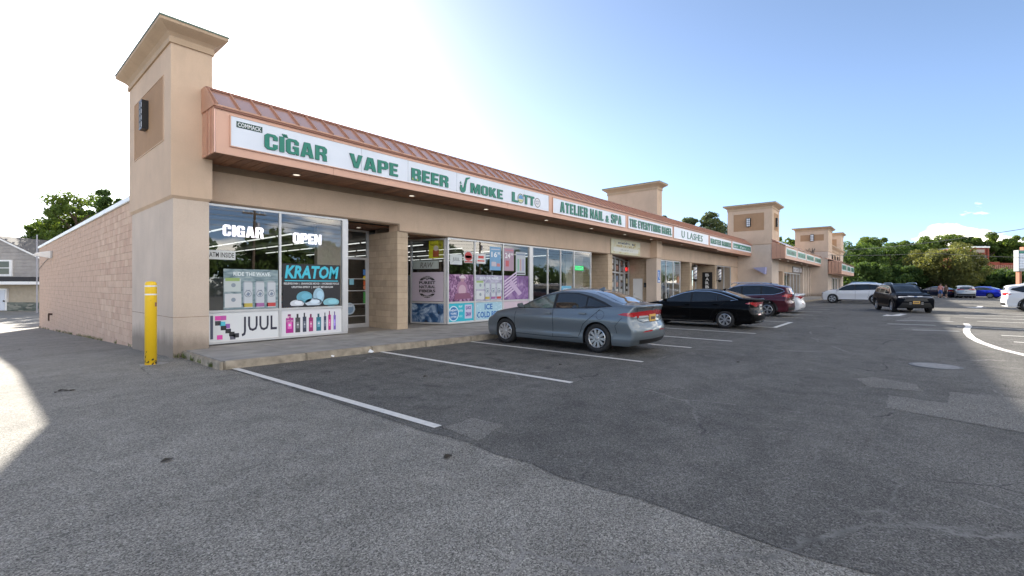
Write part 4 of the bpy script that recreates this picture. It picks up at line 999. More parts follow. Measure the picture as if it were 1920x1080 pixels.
Wb = west(41.58); s = SH(Wb, .05); s.slab(-13.5, -12.66, .55, 2.72, (.012, .012, .014), .045)
for k, ch in enumerate('BARBER'): s.text(ch, -13.24, -12.92, 2.34 - k * .34, 2.60 - k * .34, (.78, .78, .78), 1, off=.04)
s.build('barber_board', 'tall black board with white BARBER letters stacked vertically', 'sign')
# yellow bollard
bo = empty('bollard', (2.36, 11.46, 0), 0, 'tall yellow bollard with two white bands in front of the near tower', 'bollard')
rg = lambda r, z, n=28: [(r * math.cos(2 * math.pi * i / n), r * math.sin(2 * math.pi * i / n), z) for i in range(n)]
MB().loft([rg(.127, -.1), rg(.127, 1.58), rg(.122, 1.62), rg(.10, 1.648), rg(.05, 1.66)]).build('post', YELLOW, bo, smooth=False)
bo.children[0].data.polygons.foreach_set('use_smooth', [len(p.vertices) == 4 for p in bo.children[0].data.polygons])
for z in (1.40, 1.565): 
    MB().loft([rg(.1285, z - .014), rg(.1285, z + .014)], cap=False).build('white_band', WHITE, bo, smooth=True)
MB().add([(-.25, -.22, .006), (.2, -.25, .006), (.42, .05, .006), (.25, .24, .006), (-.2, .2, .006)], [(0, 1, 2, 3, 4)]).build('footing', CONC, bo)
bo.scale = (.78, .78, 1)
a_ = R(-62); MB().add([(.129 * math.cos(a_ + t), .129 * math.sin(a_ + t), z) for z in (1.16, 1.24) for t in (0, .25, .5)], [(0, 1, 4, 3), (1, 2, 5, 4)]).build('sticker', M('sticker', (.3, .12, .08), .5, var=.5, vscale=30), bo)
# flood lamp, cable and rusty hole on the block wall
o = empty('flood_lamp', (2.99, 35.8, 3.27), 0, 'white wedge shaped flood lamp high on the block side wall', 'wall lamp')
MB().box(-.08, .0, -.22, .22, -.2, .2).build('back_plate', M('lamp_grey', (.45, .45, .46), .5), o)
MB().add([(-.08, -.2, -.2), (-.08, .2, -.2), (-.08, .2, .2), (-.08, -.2, .2), (-.75, -.16, -.06), (-.75, .16, -.06), (-.6, .16, .08), (-.6, -.16, .08)],
         [(0, 1, 5, 4), (1, 2, 6, 5), (2, 3, 7, 6), (3, 0, 4, 7), (4, 5, 6, 7)]).build('hood', WHITE, o)
tag(MB().path([(2.97, 36, 3.2), (2.965, 39, 3.0), (2.965, 42.8, 2.62)], .014).build('cable', BLACK), 'thin black cable running down the far end of the block wall', 'cable')
o = empty('hose_bib', (2.98, 35.5, -.1), 0, 'rusty pipe stub low on the block wall', 'pipe')
MB().tube((0, 0, .1), (-.16, 0, .12), .05).tube((-.14, 0, .12), (-.14, 0, -.25), .035).build('pipe', M('rust', (.06, .03, .02), .8, var=.5, vscale=20), o)
# litter
for k, (x, y, sc) in enumerate(((6.05, 9.42, .09), (5.15, 9.5, .05))):
    tag(MB().add([(-sc, 0, .02), (0, -.03, .0), (sc * .9, .01, .02), (0, .05, sc * .9)], [(0, 1, 3), (1, 2, 3), (0, 3, 2)]).build('litter', WHITE, loc=(x, y, .02)), ('crumpled white paper scrap under the kerb', 'tiny white paper scrap left of the larger one')[k], 'litter')
r = random.Random(9); mb = MB()
for k in range(9):
    x, y = .95 + r.uniform(-.13, .13), 9.6 + r.uniform(-.1, .1); a = r.uniform(0, 6); l = .05
    mb.add([(x, y, .01), (x + l * math.cos(a), y + l * math.sin(a), .02), (x + l * 1.6 * math.cos(a + .3), y + l * 1.6 * math.sin(a + .3), .008), (x + l * math.cos(a + .7), y + l * math.sin(a + .7), .012)], [(0, 1, 2, 3)])
tag(mb.build('fallen_leaves', M('dead_leaf', (.03, .022, .012), .8)), 'few dark fallen leaves on the asphalt left of the bollard', 'leaves')

# ================================================================== section two and the two storey wing
s2 = empty('shop_wing', (0, 0, 0), 0, 'shop section between the two square towers with copper canopy end', 'building')
def Q(mb, name, mat, par=s2, **k): return mb.build(name, mat, par, **k)
Q(MB().box(51.75, 72.4, 9.75, 10.3, 3.02, 4.2).box(51.75, 52.6, 9.75, 10.3, .1, 3.02).box(55.2, 56.0, 9.75, 10.3, .1, 3.02), 'wall', STUCCO)
Q(MB().box(51.75, 72.4, 11.2, 11.3, .1, 3.1).box(51.7, 72.4, 10, 30, 4.05, 4.15), 'wall', STUCCO_L)
for k in range(4): Q(MB().box(66.6 + k * 1.7, 67.4 + k * 1.7, 9.55, 10.1, .1, 4.05), 'column', STUCCO_L)
F2 = front(9.9)
for a0, a1, ms in ((60.2, 66.4, (62.3, 64.3)),):
    f = MB(); f.fbox(F2, a0, a1, .15, .25, -.05, .03).fbox(F2, a0, a1, 2.9, 3.0, -.05, .03)
    for m_ in (a0 + .05, *ms, a1 - .05): f.fbox(F2, m_ - .06, m_ + .06, .25, 2.9, -.05, .03)
    w = Q(f, 'window', ALU)
    for p0, p1 in zip((a0,) + ms, ms + (a1,)): MB().fbox(F2, p0 + .06, p1 - .06, .25, 2.9, -.006, 0).build('pane', GLASS, w)
f = MB(); f.fbox(F2, 56.2, 60.0, .15, .25, -.05, .03).fbox(F2, 56.2, 60, 2.9, 3.0, -.05, .03).fbox(F2, 58, 58.1, .25, 2.9, -.05, .03); w = Q(f, 'window', ALU); MB().fbox(F2, 56.2, 60, .25, 2.9, -.006, 0).build('pane', GLASS, w)
c2 = 8.38
Q(MB().box(48.72, 72.45, c2, c2 + .05, 4.06, 5.22), 'fascia', PINK)
for a, b in ((9.48, 9.1), (9.09, 8.76), (8.75, 8.39)): Q(MB().add([(48.54, a, 4.06), (48.54, b, 4.06), (48.54, b, 5.18 + .55 * (b - 8.38) / 1.1), (48.54, a, 5.18 + .55 * (a - 8.38) / 1.1), (48.7, a, 4.06), (48.7, b, 4.06), (48.7, b, 5.18 + .55 * (b - 8.38) / 1.1), (48.7, a, 5.18 + .55 * (a - 8.38) / 1.1)],
    [(0, 1, 2, 3), (7, 6, 5, 4), (0, 4, 5, 1), (1, 5, 6, 2), (2, 6, 7, 3), (3, 7, 4, 0)]), 'return_panel', COPPER_S)
Q(MB().box(48.7, 72.45, c2 + .06, 9.74, 4.05, 4.08), 'soffit', SOFFIT)
Q(MB().add([(48.5, c2 - .06, 5.2), (72.45, c2 - .06, 5.2), (72.45, 9.5, 5.85), (48.5, 9.5, 5.85), (48.5, c2 - .06, 5.28), (72.45, c2 - .06, 5.28), (72.45, 9.5, 5.93), (48.5, 9.5, 5.93)], [(0, 3, 2, 1), (4, 5, 6, 7), (0, 1, 5, 4), (1, 2, 6, 5), (2, 3, 7, 6), (3, 0, 4, 7)]), 'roof', COPPER)
SF2 = front(c2)
for k, (a, b) in enumerate(((49.0, 54.3), (54.9, 60.0), (60.5, 66.0), (66.6, 72.2))):
    s = SH(SF2, .02); s.slab(a, b, 4.35, 5.08, (.66, .72, .74), .018); s.rect(a + .25, b - .25, 4.47, 4.96, SIGNG, 1); scribble(s, a + .5, b - .5, 4.56, 4.86, (.015, .05, .04), 2, k, .22)
    s.build('shop_sign', ('nearest', 'second', 'third', 'farthest')[k] + ' green and white sign box on the canopy between the square towers', 'shop sign', 'green sign boxes past the square tower')
for x in (50, 54, 58, 62, 66):
    Q(MB().box(x - .08, x + .08, 9.0, 9.12, 4.035, 4.049), 'downlight', DOWN_E)
s = SH(front(9.74), .05); s.slab(60.5, 69.5, 3.04, 3.74, (.10, .09, .09), .04); s.rect(60.8, 64.3, 3.14, 3.64, (.62, .60, .62), 1); s.rect(64.8, 67.6, 3.14, 3.64, (.5, .45, .45), 1); scribble(s, 61, 64.2, 3.24, 3.52, (.3, .22, .22), 2, 3, .25); scribble(s, 67.8, 69.3, 3.2, 3.56, (.6, .12, .06), 1, 33, .25)
s.build('shop_sign', 'dark framed pale sign with a red word over the far shop windows', 'shop sign')
tag(MB().add([(48.44, 11.0, 3.25), (48.44, 9.85, 3.28), (48.44, 9.9, 2.6), (48.0, 11.0, 3.25), (48.0, 9.9, 3.28), (48.0, 9.95, 2.62)], [(0, 1, 2), (5, 4, 3), (0, 3, 4, 1), (1, 4, 5, 2), (2, 5, 3, 0)]).build('canvas_wedge', M('lilac', (.36, .36, .55), .7)), 'pale lilac wedge shaped fixture on the square tower wall', 'fixture')
w2 = empty('two_storey_wing', (0, 0, 0), 0, 'two storey tan wing with upper windows beyond the second square tower', 'building')
Q(MB().box(76.5, 94, 8.0, 25, .0, 6.6).box(72.6, 76.5, 11.35, 25, 0, 6.6), 'wall', STUCCO, w2)
Q(MB().loft([[(76.4 , 8.0 - o_, z), (94 + o_, 8.0 - o_, z), (94 + o_, 25, z), (76.4, 25, z)] for o_, z in ((0, 6.3), (.08, 6.4), (.12, 6.7), (.4, 7.0), (.4, 7.15))]), 'cornice', CORN, w2)
F3 = front(8.0)
for x in (77.5, 79.8, 83.0, 86.4, 89.5):
    f = Q(MB().fbox(F3, x, x + 1.5, 4.1, 4.2, 0, .08).fbox(F3, x, x + 1.5, 5.9, 6.0, 0, .08).fbox(F3, x, x + .1, 4.2, 5.9, 0, .08).fbox(F3, x + 1.4, x + 1.5, 4.2, 5.9, 0, .08), 'window', M('bronze', (.10, .07, .06), .5), w2)
    MB().fbox(F3, x + .1, x + 1.4, 4.2, 5.9, .0, .02).build('pane', GLASS_T, f)
for x in (77.2, 80.6, 84.0, 88.0):
    f = Q(MB().fbox(F3, x, x + 2.4, .2, .35, 0, .08).fbox(F3, x, x + 2.4, 2.55, 2.7, 0, .08).fbox(F3, x, x + .12, .35, 2.55, 0, .08).fbox(F3, x + 2.28, x + 2.4, .35, 2.55, 0, .08), 'window', ALU, w2)
    MB().fbox(F3, x + .12, x + 2.28, .35, 2.55, .0, .02).build('pane', GLASS_T, f)
for k in range(4): Q(MB().box(72.42, 72.6, 7.6 - k * .36 - .33, 7.6 - k * .36, 3.1, 4.75 + .0), 'return_panel', COPPER_S, w2)
Q(MB().box(72.6, 92, 6.25, 8.0, 3.05, 3.3).box(72.6, 92, 6.25, 6.35, 3.3, 4.5), 'canopy', PINK, w2)
Q(MB().add([(72.4, 6.1, 4.5), (92, 6.1, 4.5), (92, 8.0, 5.1), (72.4, 8.0, 5.1), (72.4, 6.1, 4.6), (92, 6.1, 4.6), (92, 8.0, 5.2), (72.4, 8.0, 5.2)], [(0, 3, 2, 1), (4, 5, 6, 7), (0, 1, 5, 4), (1, 2, 6, 5), (2, 3, 7, 6), (3, 0, 4, 7)]), 'roof', COPPER, w2)
for k, (a, b) in enumerate(((73.2, 79.5), (80.2, 85.5), (86.2, 91.6))):
    s = SH(front(6.25), .03); s.slab(a, b, 3.5, 4.4, (.62, .68, .70), .028); s.rect(a + .3, b - .3, 3.65, 4.25, SIGNG, 1); scribble(s, a + .6, b - .6, 3.75, 4.1, (.02, .07, .05), 2, k + 20, .3)
    s.build('shop_sign', ('left', 'middle', 'right')[k] + ' green sign box on the far canopy of the two storey wing', 'shop sign', 'green sign boxes on the far wing')

# weeds and grit along the foot of the walls
rs_w = np.random.default_rng(17); cs_w = []
for _ in range(46):
    y = rs_w.uniform(16.2, 42) if rs_w.random() < .7 else None
    cs_w.append((2.93, y, gz(3, y) + .03) if y else (rs_w.uniform(2.9, 3.5), 12.02, .02))
for _ in range(10): cs_w.append((3.02 + rs_w.uniform(-.03, .0), rs_w.uniform(9.8, 12.0), .02))
V_ = []
for c in cs_w:
    for _ in range(9):
        a = rs_w.uniform(0, 6.28); l = rs_w.uniform(.03, .11); w_ = .008; p = np.array(c) + rs_w.normal(size=3) * np.array([.015, .06, 0])
        q = p + np.array([math.cos(a) * l * .5, math.sin(a) * l * .5, l]); s_v = np.array([-math.sin(a) * w_, math.cos(a) * w_, 0])
        V_ += [p - s_v, p + s_v, q + s_v * .3, q - s_v * .3]
me = bpy.data.meshes.new('weeds'); me.from_pydata([tuple(v) for v in V_], [], [(i, i + 1, i + 2, i + 3) for i in range(0, len(V_), 4)]); me.materials.append(M('weed_green', (.10, .13, .04), .8, var=.5, vscale=9))
tag(link('weeds', me), 'sparse weeds along the foot of the block wall and kerb', 'weeds', kind='stuff')
for k, (x, y) in enumerate(((1.15, 5.05), (2.85, 3.2), (.9, 9.62), (5.1, 6.3), (7.6, 5.2), (10.2, 2.6))):
    a = k * 1.9; tag(MB().add([(-.05, -.015, .004), (.03, -.03, .012), (.06, .01, .006), (.0, .03, .02), (-.03, .02, .006)], [(0, 1, 3), (1, 2, 3), (0, 3, 4)]).build('fallen_leaf', M('dead_leaf', (.03, .022, .012), .8), loc=(x, y, .006)), 'dark curled dead leaf ' + ('on the open asphalt near the camera', 'just left of the end of the first bay line', 'among the leaf litter left of the bollard', 'inside the first parking bay', 'inside the second parking bay', 'in the drive lane behind the grey sedan')[k], 'leaf')
# ================================================================== cars
def pchip(pts):
    xs = np.array([p[0] for p in pts], float); ys = np.array([p[1] for p in pts], float)
    if xs[0] > xs[-1]: xs = xs[::-1]; ys = ys[::-1]
    h = np.diff(xs); d = np.diff(ys) / h; m = np.zeros(len(xs))
    m[0] = d[0]; m[-1] = d[-1]
    for i in range(1, len(xs) - 1):
        if d[i - 1] * d[i] > 0:
            w1 = 2 * h[i] + h[i - 1]; w2_ = h[i] + 2 * h[i - 1]
            m[i] = (w1 + w2_) / (w1 / d[i - 1] + w2_ / d[i])
    def f(x):
        x = min(max(x, xs[0]), xs[-1]); i = min(max(int(np.searchsorted(xs, x)) - 1, 0), len(h) - 1)
        t = (x - xs[i]) / h[i]
        return float((1 + 2 * t) * (1 - t) ** 2 * ys[i] + t * (1 - t) ** 2 * h[i] * m[i] + t * t * (3 - 2 * t) * ys[i + 1] + t * t * (t - 1) * h[i] * m[i + 1])
    return f
def carpaint(key, col, metal=0.5):
    if key in MATS: return MATS[key]
    m, nt, b = newmat(key)
    b.inputs['Specular IOR Level'].default_value = .02 if max(col) < .03 else .15
    b.inputs['Base Color'].default_value = rgba(col); b.inputs['Metallic'].default_value = metal
    b.inputs['Roughness'].default_value = 0.38; b.inputs['Coat Weight'].default_value = (0.08 if 'blue' in key else 0.25) if max(col) < .03 else 0.8; b.inputs['Coat Roughness'].default_value = 0.04
    p = objco(nt, True); bump(nt, b, noise(nt, p, 900, 1), .03, .001)
    MATS[key] = m; return m
TAIL = M('tail_lamp_red', (.42, .01, .015), .12, coat=1.0)
TAIL_D = M('tail_lamp_dark', (.12, .005, .008), .12, coat=1.0)
LAMPW = M('lamp_clear', (.62, .62, .64), .10, .3, coat=1.0)
LAMPD = M('lamp_dark', (.06, .06, .07), .1, .3, coat=1.0)
AMBER = M('lamp_amber', (.55, .16, .03), .15, coat=1.0)
TRIMB = M('black_trim', (.012, .012, .013), .45)
GAP = M('panel_gap', (.004, .004, .004), .9)
ALLOY = M('alloy', (.55, .56, .58), .28, .85)
ALLOY_D = M('alloy_dark', (.05, .05, .055), .35, .6)
PLATE = M('plate_gold', (.62, .36, .08), .45); PLATE_W = M('plate_pale', (.7, .7, .66), .45); INK = flat((.03, .03, .07))
PROF = {}
class Car:
    def __init__(s, sp, body_mat):
        s.sp = sp; s.m = body_mat
        s.top = pchip(sp['top']); s.belt = pchip(sp['belt']); s.W = sp['W'] / 2
        s.build_body()
    def section(s, x):
        sp = s.sp; zt = s.top(x); zb = min(s.belt(x), zt - .015); W = s.W
        zs = sp.get('sill', .20)
        bot = zs
        for xc in (sp['wb'] / 2, -sp['wb'] / 2):
            r = sp['arch']
            if abs(x - xc) < r: bot = max(bot, sp['wr'] + math.sqrt(r * r - (x - xc) ** 2))
        side = pchip([(.15, .93), (.24, .965), (.33, .985), (.40, .972), (.50, .978), (.66, .996), (.75, 1.0), (.79, .992), (.86, .968), (1.05, .935), (1.3, .90)])
        k = sp.get('bh', 1.0)
        Y = lambda z: W * side(z / k)
        pts = []
        ch = sp.get('crease')
        for t in (0, .06, .13, .20, .28, .36, .45, .54, .62, .70, .76, .82, .88, .94, 1.0):
            z = bot + (zb - bot) * t; pts.append((Y(z), z))
        yb = pts[-1][0]; gh = zt - zb
        ze = zb + gh * (.80 if gh < .2 else .86); tum = sp.get('tum', .40)
        g = min(1, gh / .25)
        ye = yb - .05 - (ze - zb) * (tum if g > .5 else tum + (1 - g) * .5)
        pts[-1] = (yb - .006, zb)
        pts.append((yb - .035 - .01 * (1 - g), zb + min(.018, gh * .3)))
        for t in (.25, .5, .75, 1.0):
            z0 = zb + min(.018, gh * .3); z = z0 + (ze - z0) * t
            pts.append((yb - .035 + (ye - yb + .035) * (t * .85 + .15 * t * t), z))
        zr = zt - ze
        for t in (.93, .84, .68, .46, .23, 0.0):
            pts.append((ye * t, ze + zr * (1 - t ** 3.0)))
        return pts
    def build_body(s):
        sp = s.sp; nose, tail = sp['nose'], sp['tail']; wb = sp['wb'] / 2; ar = sp['arch']
        xs = set(np.round(np.linspace(tail + .06, nose - .06, 54), 4))
        for xc in (wb, -wb):
            for a in np.linspace(0, math.pi, 15): xs.add(round(xc + ar * math.cos(a), 4))
            xs.add(round(xc + ar * 1.004, 4)); xs.add(round(xc - ar * 1.004, 4))
        xs = sorted(xs); keep = [xs[0]]
        for x in xs[1:]:
            if x - keep[-1] > .006: keep.append(x)
        xs = keep
        rings = []
        def full(pts): return [(-y, z) for y, z in pts][::1] + [(y, z) for y, z in reversed(pts[:-1])]
        def inset(pts, d, zc=.55):
            out = []
            for y, z in pts:
                out.append((max(0, y - d) if y > 0 else y - 0, z - d * .9 if z > zc + .1 else z + d * .4 * (1 if z < .3 else 0)))
            return out
        rr = .06
        st = []
        for k in (0, 1, 2, 3):
            a = k / 4 * math.pi / 2; st.append((tail + rr * (1 - math.sin(a)), rr * (1 - math.cos(a)) if k else 0))
        tailst = [(tail + rr * (1 - math.sin(R(t))), rr * (1 - math.cos(R(t)))) for t in (88, 62, 38, 16)]
        nosest = [(nose - rr * (1 - math.sin(R(t))), rr * (1 - math.cos(R(t)))) for t in (16, 38, 62, 88)]
        allst = [(x, d, tail + rr) for x, d in tailst] + [(x, 0, x) for x in xs] + [(x, d, nose - rr) for x, d in nosest]
        vs = []; n = None
        dn, dt = pchip(sp['nose_z']), pchip(sp['tail_z']); kn, kt = sp.get('plan_n', .20), sp.get('plan_t', .16)
        def warp(x, y, z):
            wn = smooth01((x - (nose - .75)) / .75); wt_ = smooth01(((tail + .75) - x) / .75)
            wn2 = smooth01((x - (nose - .45)) / .45); wt2 = smooth01(((tail + .45) - x) / .45)
            q = abs(y) / s.W
            x2 = x - kn * q ** 2.4 * wn + kt * q ** 2.4 * wt_ - dn(z) * wn2 + dt(z) * wt2
            y2 = y * (1 - .05 * wn - .04 * wt_)
            return (x2, y2, z)
        for x, d, xr in allst:
            pts = s.section(xr)
            if d: pts = inset(pts, d)
            f_ = full(pts); n = len(f_)
            vs.append([warp(x, y, z) for y, z in f_])
        V = [p for r_ in vs for p in r_]; Fc = []
        for k in range(len(vs) - 1):
            for i in range(n - 1): Fc.append((k * n + i, (k + 1) * n + i, (k + 1) * n + i + 1, k * n + i + 1))
        mi = [0] * len(Fc)
        for k in range(len(vs) - 1): Fc.append((k * n, k * n + n - 1, (k + 1) * n + n - 1, (k + 1) * n)); mi.append(1)
        # end caps: strips between mirrored points
        h = n // 2
        for k, flip in ((0, False), (len(vs) - 1, True)):
            base = k * n; ncol = 8; rows = []
            for i in range(h):
                a = Vector(V[base + i]); b = Vector(V[base + n - 1 - i]); row = [base + i]
                for c_ in range(1, ncol):
                    t = c_ / ncol; y = a.y + (b.y - a.y) * t; z = a.z
                    q0 = abs(a.y) / s.W; q = abs(y) / s.W; kk = kn if flip else -kt
                    x = a.x + kk * (q0 ** 2.4 - q ** 2.4)
                    V.append((x, y, z)); row.append(len(V) - 1)
                row.append(base + n - 1 - i); rows.append(row)
            for i in range(h - 1):
                for c_ in range(ncol):
                    f_ = (rows[i][c_], rows[i][c_ + 1], rows[i + 1][c_ + 1], rows[i + 1][c_])
                    Fc.append(f_ if flip else f_[::-1]); mi.append(0)
            r_ = rows[h - 1]
            Fc.append(tuple(r_) + (base + h,) if flip else (base + h,) + tuple(r_[::-1])); mi.append(0)
        me = bpy.data.meshes.new('body'); me.from_pydata(V, [], Fc); me.materials.append(s.m); me.materials.append(TRIMB)
        me.polygons.foreach_set('material_index', mi)
        bm = bmesh.new(); bm.from_mesh(me); bmesh.ops.recalc_face_normals(bm, faces=bm.faces)
        s.bvh = BVHTree.FromBMesh(bm); bm.to_mesh(me); bm.free()
        me.polygons.foreach_set('use_smooth', [True] * len(me.polygons))
        me.set_sharp_from_angle(angle=R(38))
        s.body = me
    def ray(s, o, d):
        h = s.bvh.ray_cast(Vector(o), Vector(d), 8)
        return h[0], h[1]
    def patch(s, pts, view, mat, off=.004, grid=.07, thick=True):
        """a shaped panel wrapped onto the body. view: 'L','R' (x,z), 'T' (x,y), or an azimuth in degrees (t,z)"""
        bm = bmesh.new(); vs = [bm.verts.new((p[0], p[1], 0)) for p in pts]; bm.faces.new(vs)
        lo = [min(p[i] for p in pts) for i in (0, 1)]; hi = [max(p[i] for p in pts) for i in (0, 1)]
        for ax in (0, 1):
            c = math.ceil(lo[ax] / grid) * grid
            while c < hi[ax]:
                co = [0, 0, 0]; co[ax] = c; no = [0, 0, 0]; no[ax] = 1
                bmesh.ops.bisect_plane(bm, geom=bm.verts[:] + bm.edges[:] + bm.faces[:], plane_co=co, plane_no=no); c += grid
        cx = (s.sp['nose'] + s.sp['tail']) / 2
        dead = []
        for v in bm.verts:
            a, b = v.co.x, v.co.y
            if view in ('L', 'R'): sg = 1 if view == 'L' else -1; o, d = (a, 3 * sg, b), (0, -sg, 0)
            elif view == 'T': o, d = (a, b, 3), (0, 0, -1)
            else:
                az = R(view); dx, dy = math.cos(az), math.sin(az)
                ex = s.sp['nose'] if dx > 0 else s.sp['tail']
                ctr = Vector((ex * .78, 0, 0)) if abs(dx) > .5 else Vector((ex * .78, 0, 0))
                o = (ctr.x + dx * 3 - dy * a, ctr.y + dy * 3 + dx * a, b); d = (-dx, -dy, 0)
            h, nn = s.ray(o, d)
            if h is None:
                h = s.bvh.find_nearest(Vector(o) + Vector(d) * 2.6)[0]; nn = -Vector(d)
            if nn.dot(Vector(d)) > 0: nn = -nn
            v.co = h - Vector(d) * off * .5 + nn * off * .6
        bmesh.ops.recalc_face_normals(bm, faces=bm.faces)
        me = bpy.data.meshes.new('patch'); bm.to_mesh(me); bm.free(); me.materials.append(mat)
        me.polygons.foreach_set('use_smooth', [True] * len(me.polygons))
        # make sure it faces outwards
        if len(me.polygons):
            p = max(me.polygons, key=lambda q: q.area)
            ref = Vector((0, 0, 1)) if view == 'T' else (Vector((0, 1, 0)) if view == 'L' else Vector((0, -1, 0)) if view == 'R' else Vector((math.cos(R(view)), math.sin(R(view)), 0)))
            if p.normal.dot(ref) < 0: me.flip_normals()
        return me
WHEELS = {}
def wheel_meshes(r, w, style):
    k = (r, w, style)
    if k in WHEELS: return WHEELS[k]
    n = 36; rg = lambda rr, y: [(rr * math.cos(2 * math.pi * i / n), y, rr * math.sin(2 * math.pi * i / n)) for i in range(n)]
    ri = r * .66
    t = MB().loft([rg(ri, -w / 2 + .02), rg(ri + .01, -w / 2 + .004), rg(r * .85, -w / 2 - .006), rg(r - .018, -w / 2 + .008), rg(r, -w / 2 + .03), rg(r, w / 2 - .03), rg(r - .018, w / 2 - .008), rg(r * .85, w / 2 + .006), rg(ri + .01, w / 2 - .004), rg(ri, w / 2 - .02)], cap=False)
    tyre = t.build('tyre', RUBBER, smooth=True)
    b = MB().loft([rg(ri + .002, w / 2 - .004), rg(ri - .012, w / 2 + .001), rg(ri - .022, w / 2 - .012), rg(ri - .03, w / 2 - .05), rg(ri - .03, -w / 2 + .03)], cap=False)
    b.loft([rg(.03, w / 2 - .002), rg(.045, w / 2 - .008), rg(.05, w / 2 - .03)], cap=False).add(rg(.03, w / 2 - .002), [tuple(range(n - 1, -1, -1))])
    spk = {'ten': 10, 'seven': 7, 'five': 5, 'six': 6}[style.split('_')[0]]
    for i in range(spk):
        a = 2 * math.pi * i / spk; tw = .22 if style.startswith('ten') else .0
        for side in ((0,) if style.startswith('ten') else (-1, 1)):
            w0 = .020 if style.startswith('ten') else .012; w1 = .034 if style.startswith('ten') else .020
            da = side * (.14 if spk == 5 else .10)
            p = lambda rr, aa, off, y: (rr * math.cos(aa) - off * math.sin(aa), y, rr * math.sin(aa) + off * math.cos(aa))
            a0, a1 = a + da * .6, a + da + tw
            vs = [p(.035, a0, -w0, w / 2 - .008), p(.035, a0, w0, w / 2 - .008), p(ri - .014, a1, w1, w / 2 - .006), p(ri - .014, a1, -w1, w / 2 - .006),
                  p(.035, a0, -w0, w / 2 - .04), p(.035, a0, w0, w / 2 - .04), p(ri - .02, a1, w1, w / 2 - .04), p(ri - .02, a1, -w1, w / 2 - .04)]
            b.add(vs, [(0, 3, 2, 1), (4, 5, 6, 7), (0, 1, 5, 4), (1, 2, 6, 5), (2, 3, 7, 6), (3, 0, 4, 7)])
    rim = b.build('rim', ALLOY, smooth=False)
    dk = MB().add(rg(ri - .03, w / 2 - .07), [tuple(range(n - 1, -1, -1))]); dk.loft([rg(.12, w / 2 - .06), rg(.12, w / 2 - .05)])
    disc = dk.build('brake', ALLOY_D)
    WHEELS[k] = (tyre.data, rim.data, disc.data)
    for o in (tyre, rim, disc): bpy.data.objects.remove(o)
    return WHEELS[k]
def make_car(sp, name, label, loc, heading, body_mat, scale=1.0, group=None, cat='car', detail=True):
    """local +x is the nose; heading in degrees of world azimuth"""
    root = empty(name, (loc[0], loc[1], loc[2] if len(loc) > 2 else 0.005), R(heading), label, cat, group)
    root.scale = (scale,) * 3
    c = Car(sp, body_mat)
    link('body', c.body, root)
    add = lambda nm, me, par=root: link(nm, me, par)
    # wheels
    ty, ri, br = wheel_meshes(sp['wr'], .215, sp.get('wheel', 'ten'))
    for sx in (1, -1):
        for sy in (1, -1):
            w = bpy.data.objects.new('wheel', ty); C.objects.link(w); w.parent = root
            w.location = (sx * sp['wb'] / 2, sy * (c.W - .125), sp['wr']); w.rotation_euler = (0, random.uniform(0, 6), 0)
            if sy < 0: w.rotation_euler = (0, w.rotation_euler[1], math.pi)
            if sx > 0 and sp.get('steer'): w.rotation_euler[2] += R(sp['steer'])
            add('rim', ri, w); add('brake', br, w)
    gl = sp.get('glass', CARGLASS)
    def both(nm, pts, mat, off=.004):
        for sd in ('L', 'R'): add(nm, c.patch(pts, sd, mat, off))
    both('window_surround', sp['surround'], TRIMB, .002)
    for k_, pts in enumerate(sp['windows']): both('side_window', pts, sp['glass_front'] if (k_ == 0 and 'glass_front' in sp) else DGLASS, .006)
    if 'chrome' in sp: both('window_trim', sp['chrome'], CHROME, .008)
    add('windscreen', c.patch(sp['screen'], 'T', DGLASS, .004)); add('rear_window', c.patch(sp['rear'], 'T' if not sp.get('rear_v') else 180, DGLASS, .004))
    for pts in sp.get('gaps', []): both('panel_gap', pts, GAP, .003)
    for pts, m_ in sp.get('side_trim', []): both('side_trim', pts, m_ if m_ else body_mat, .010)
    for pts in sp.get('cladding', []): both('wheel_arch_trim', pts, TRIMB, .012)
    for nm, view, pts, m_ in sp.get('ends', []):
        add(nm, c.patch(pts, view, m_, .006))
        if view not in (0, 180): add(nm, c.patch([(-a, b) for a, b in pts], -view, m_, .006))
    # mirrors and handles
    mx, mz = sp['mirror']
    for sy in (1, -1):
        yb = c.W * .97
        MB().loft([[(mx - .06, sy * (yb - .04), mz), (mx - .06, sy * (yb + .16), mz + .03), (mx - .06, sy * (yb + .17), mz + .12), (mx - .06, sy * (yb + .02), mz + .14)],
                   [(mx + .02, sy * (yb - .02), mz + .01), (mx + .02, sy * (yb + .14), mz + .035), (mx + .02, sy * (yb + .15), mz + .115), (mx + .02, sy * (yb + .03), mz + .13)],
                   [(mx + .09, sy * (yb + .02), mz + .04), (mx + .08, sy * (yb + .09), mz + .05), (mx + .08, sy * (yb + .09), mz + .09), (mx + .09, sy * (yb + .03), mz + .09)]]).build('mirror', sp.get('mirror_mat') or body_mat, root, bevel=.012)
    for hx, hz in sp.get('handles', []):
        for sy, sd in ((1, 'L'), (-1, 'R')):
            h, nn = c.ray((hx, 3 * sy, hz), (0, -sy, 0))
            if h: 
                y = h.y
                MB().box(hx - .10, hx + .10, min(y, y + sy * .045), max(y, y + sy * .045), hz - .016, hz + .016).build('door_handle', sp.get('handle_mat') or body_mat, root, bevel=.012)
    for pz, end, pm in sp.get('plates', []):
        dx = 1 if end == 0 else -1
        h, nn = c.ray((dx * 4, 0, pz), (-dx, 0, 0))
        if h:
            x = h.x + dx * .02
            pl = MB().box(min(x, x - dx * .06), max(x, x - dx * .06), -.155, .155, pz - .08, pz + .08).build('number_plate', pm, root)
            ink = MB()
            for k in range(6): ink.box(min(x, x + dx * .003), max(x, x + dx * .003), -.11 + k * .038, -.085 + k * .038, pz - .035, pz + .03)
            ink.build('plate_marks', INK, pl)
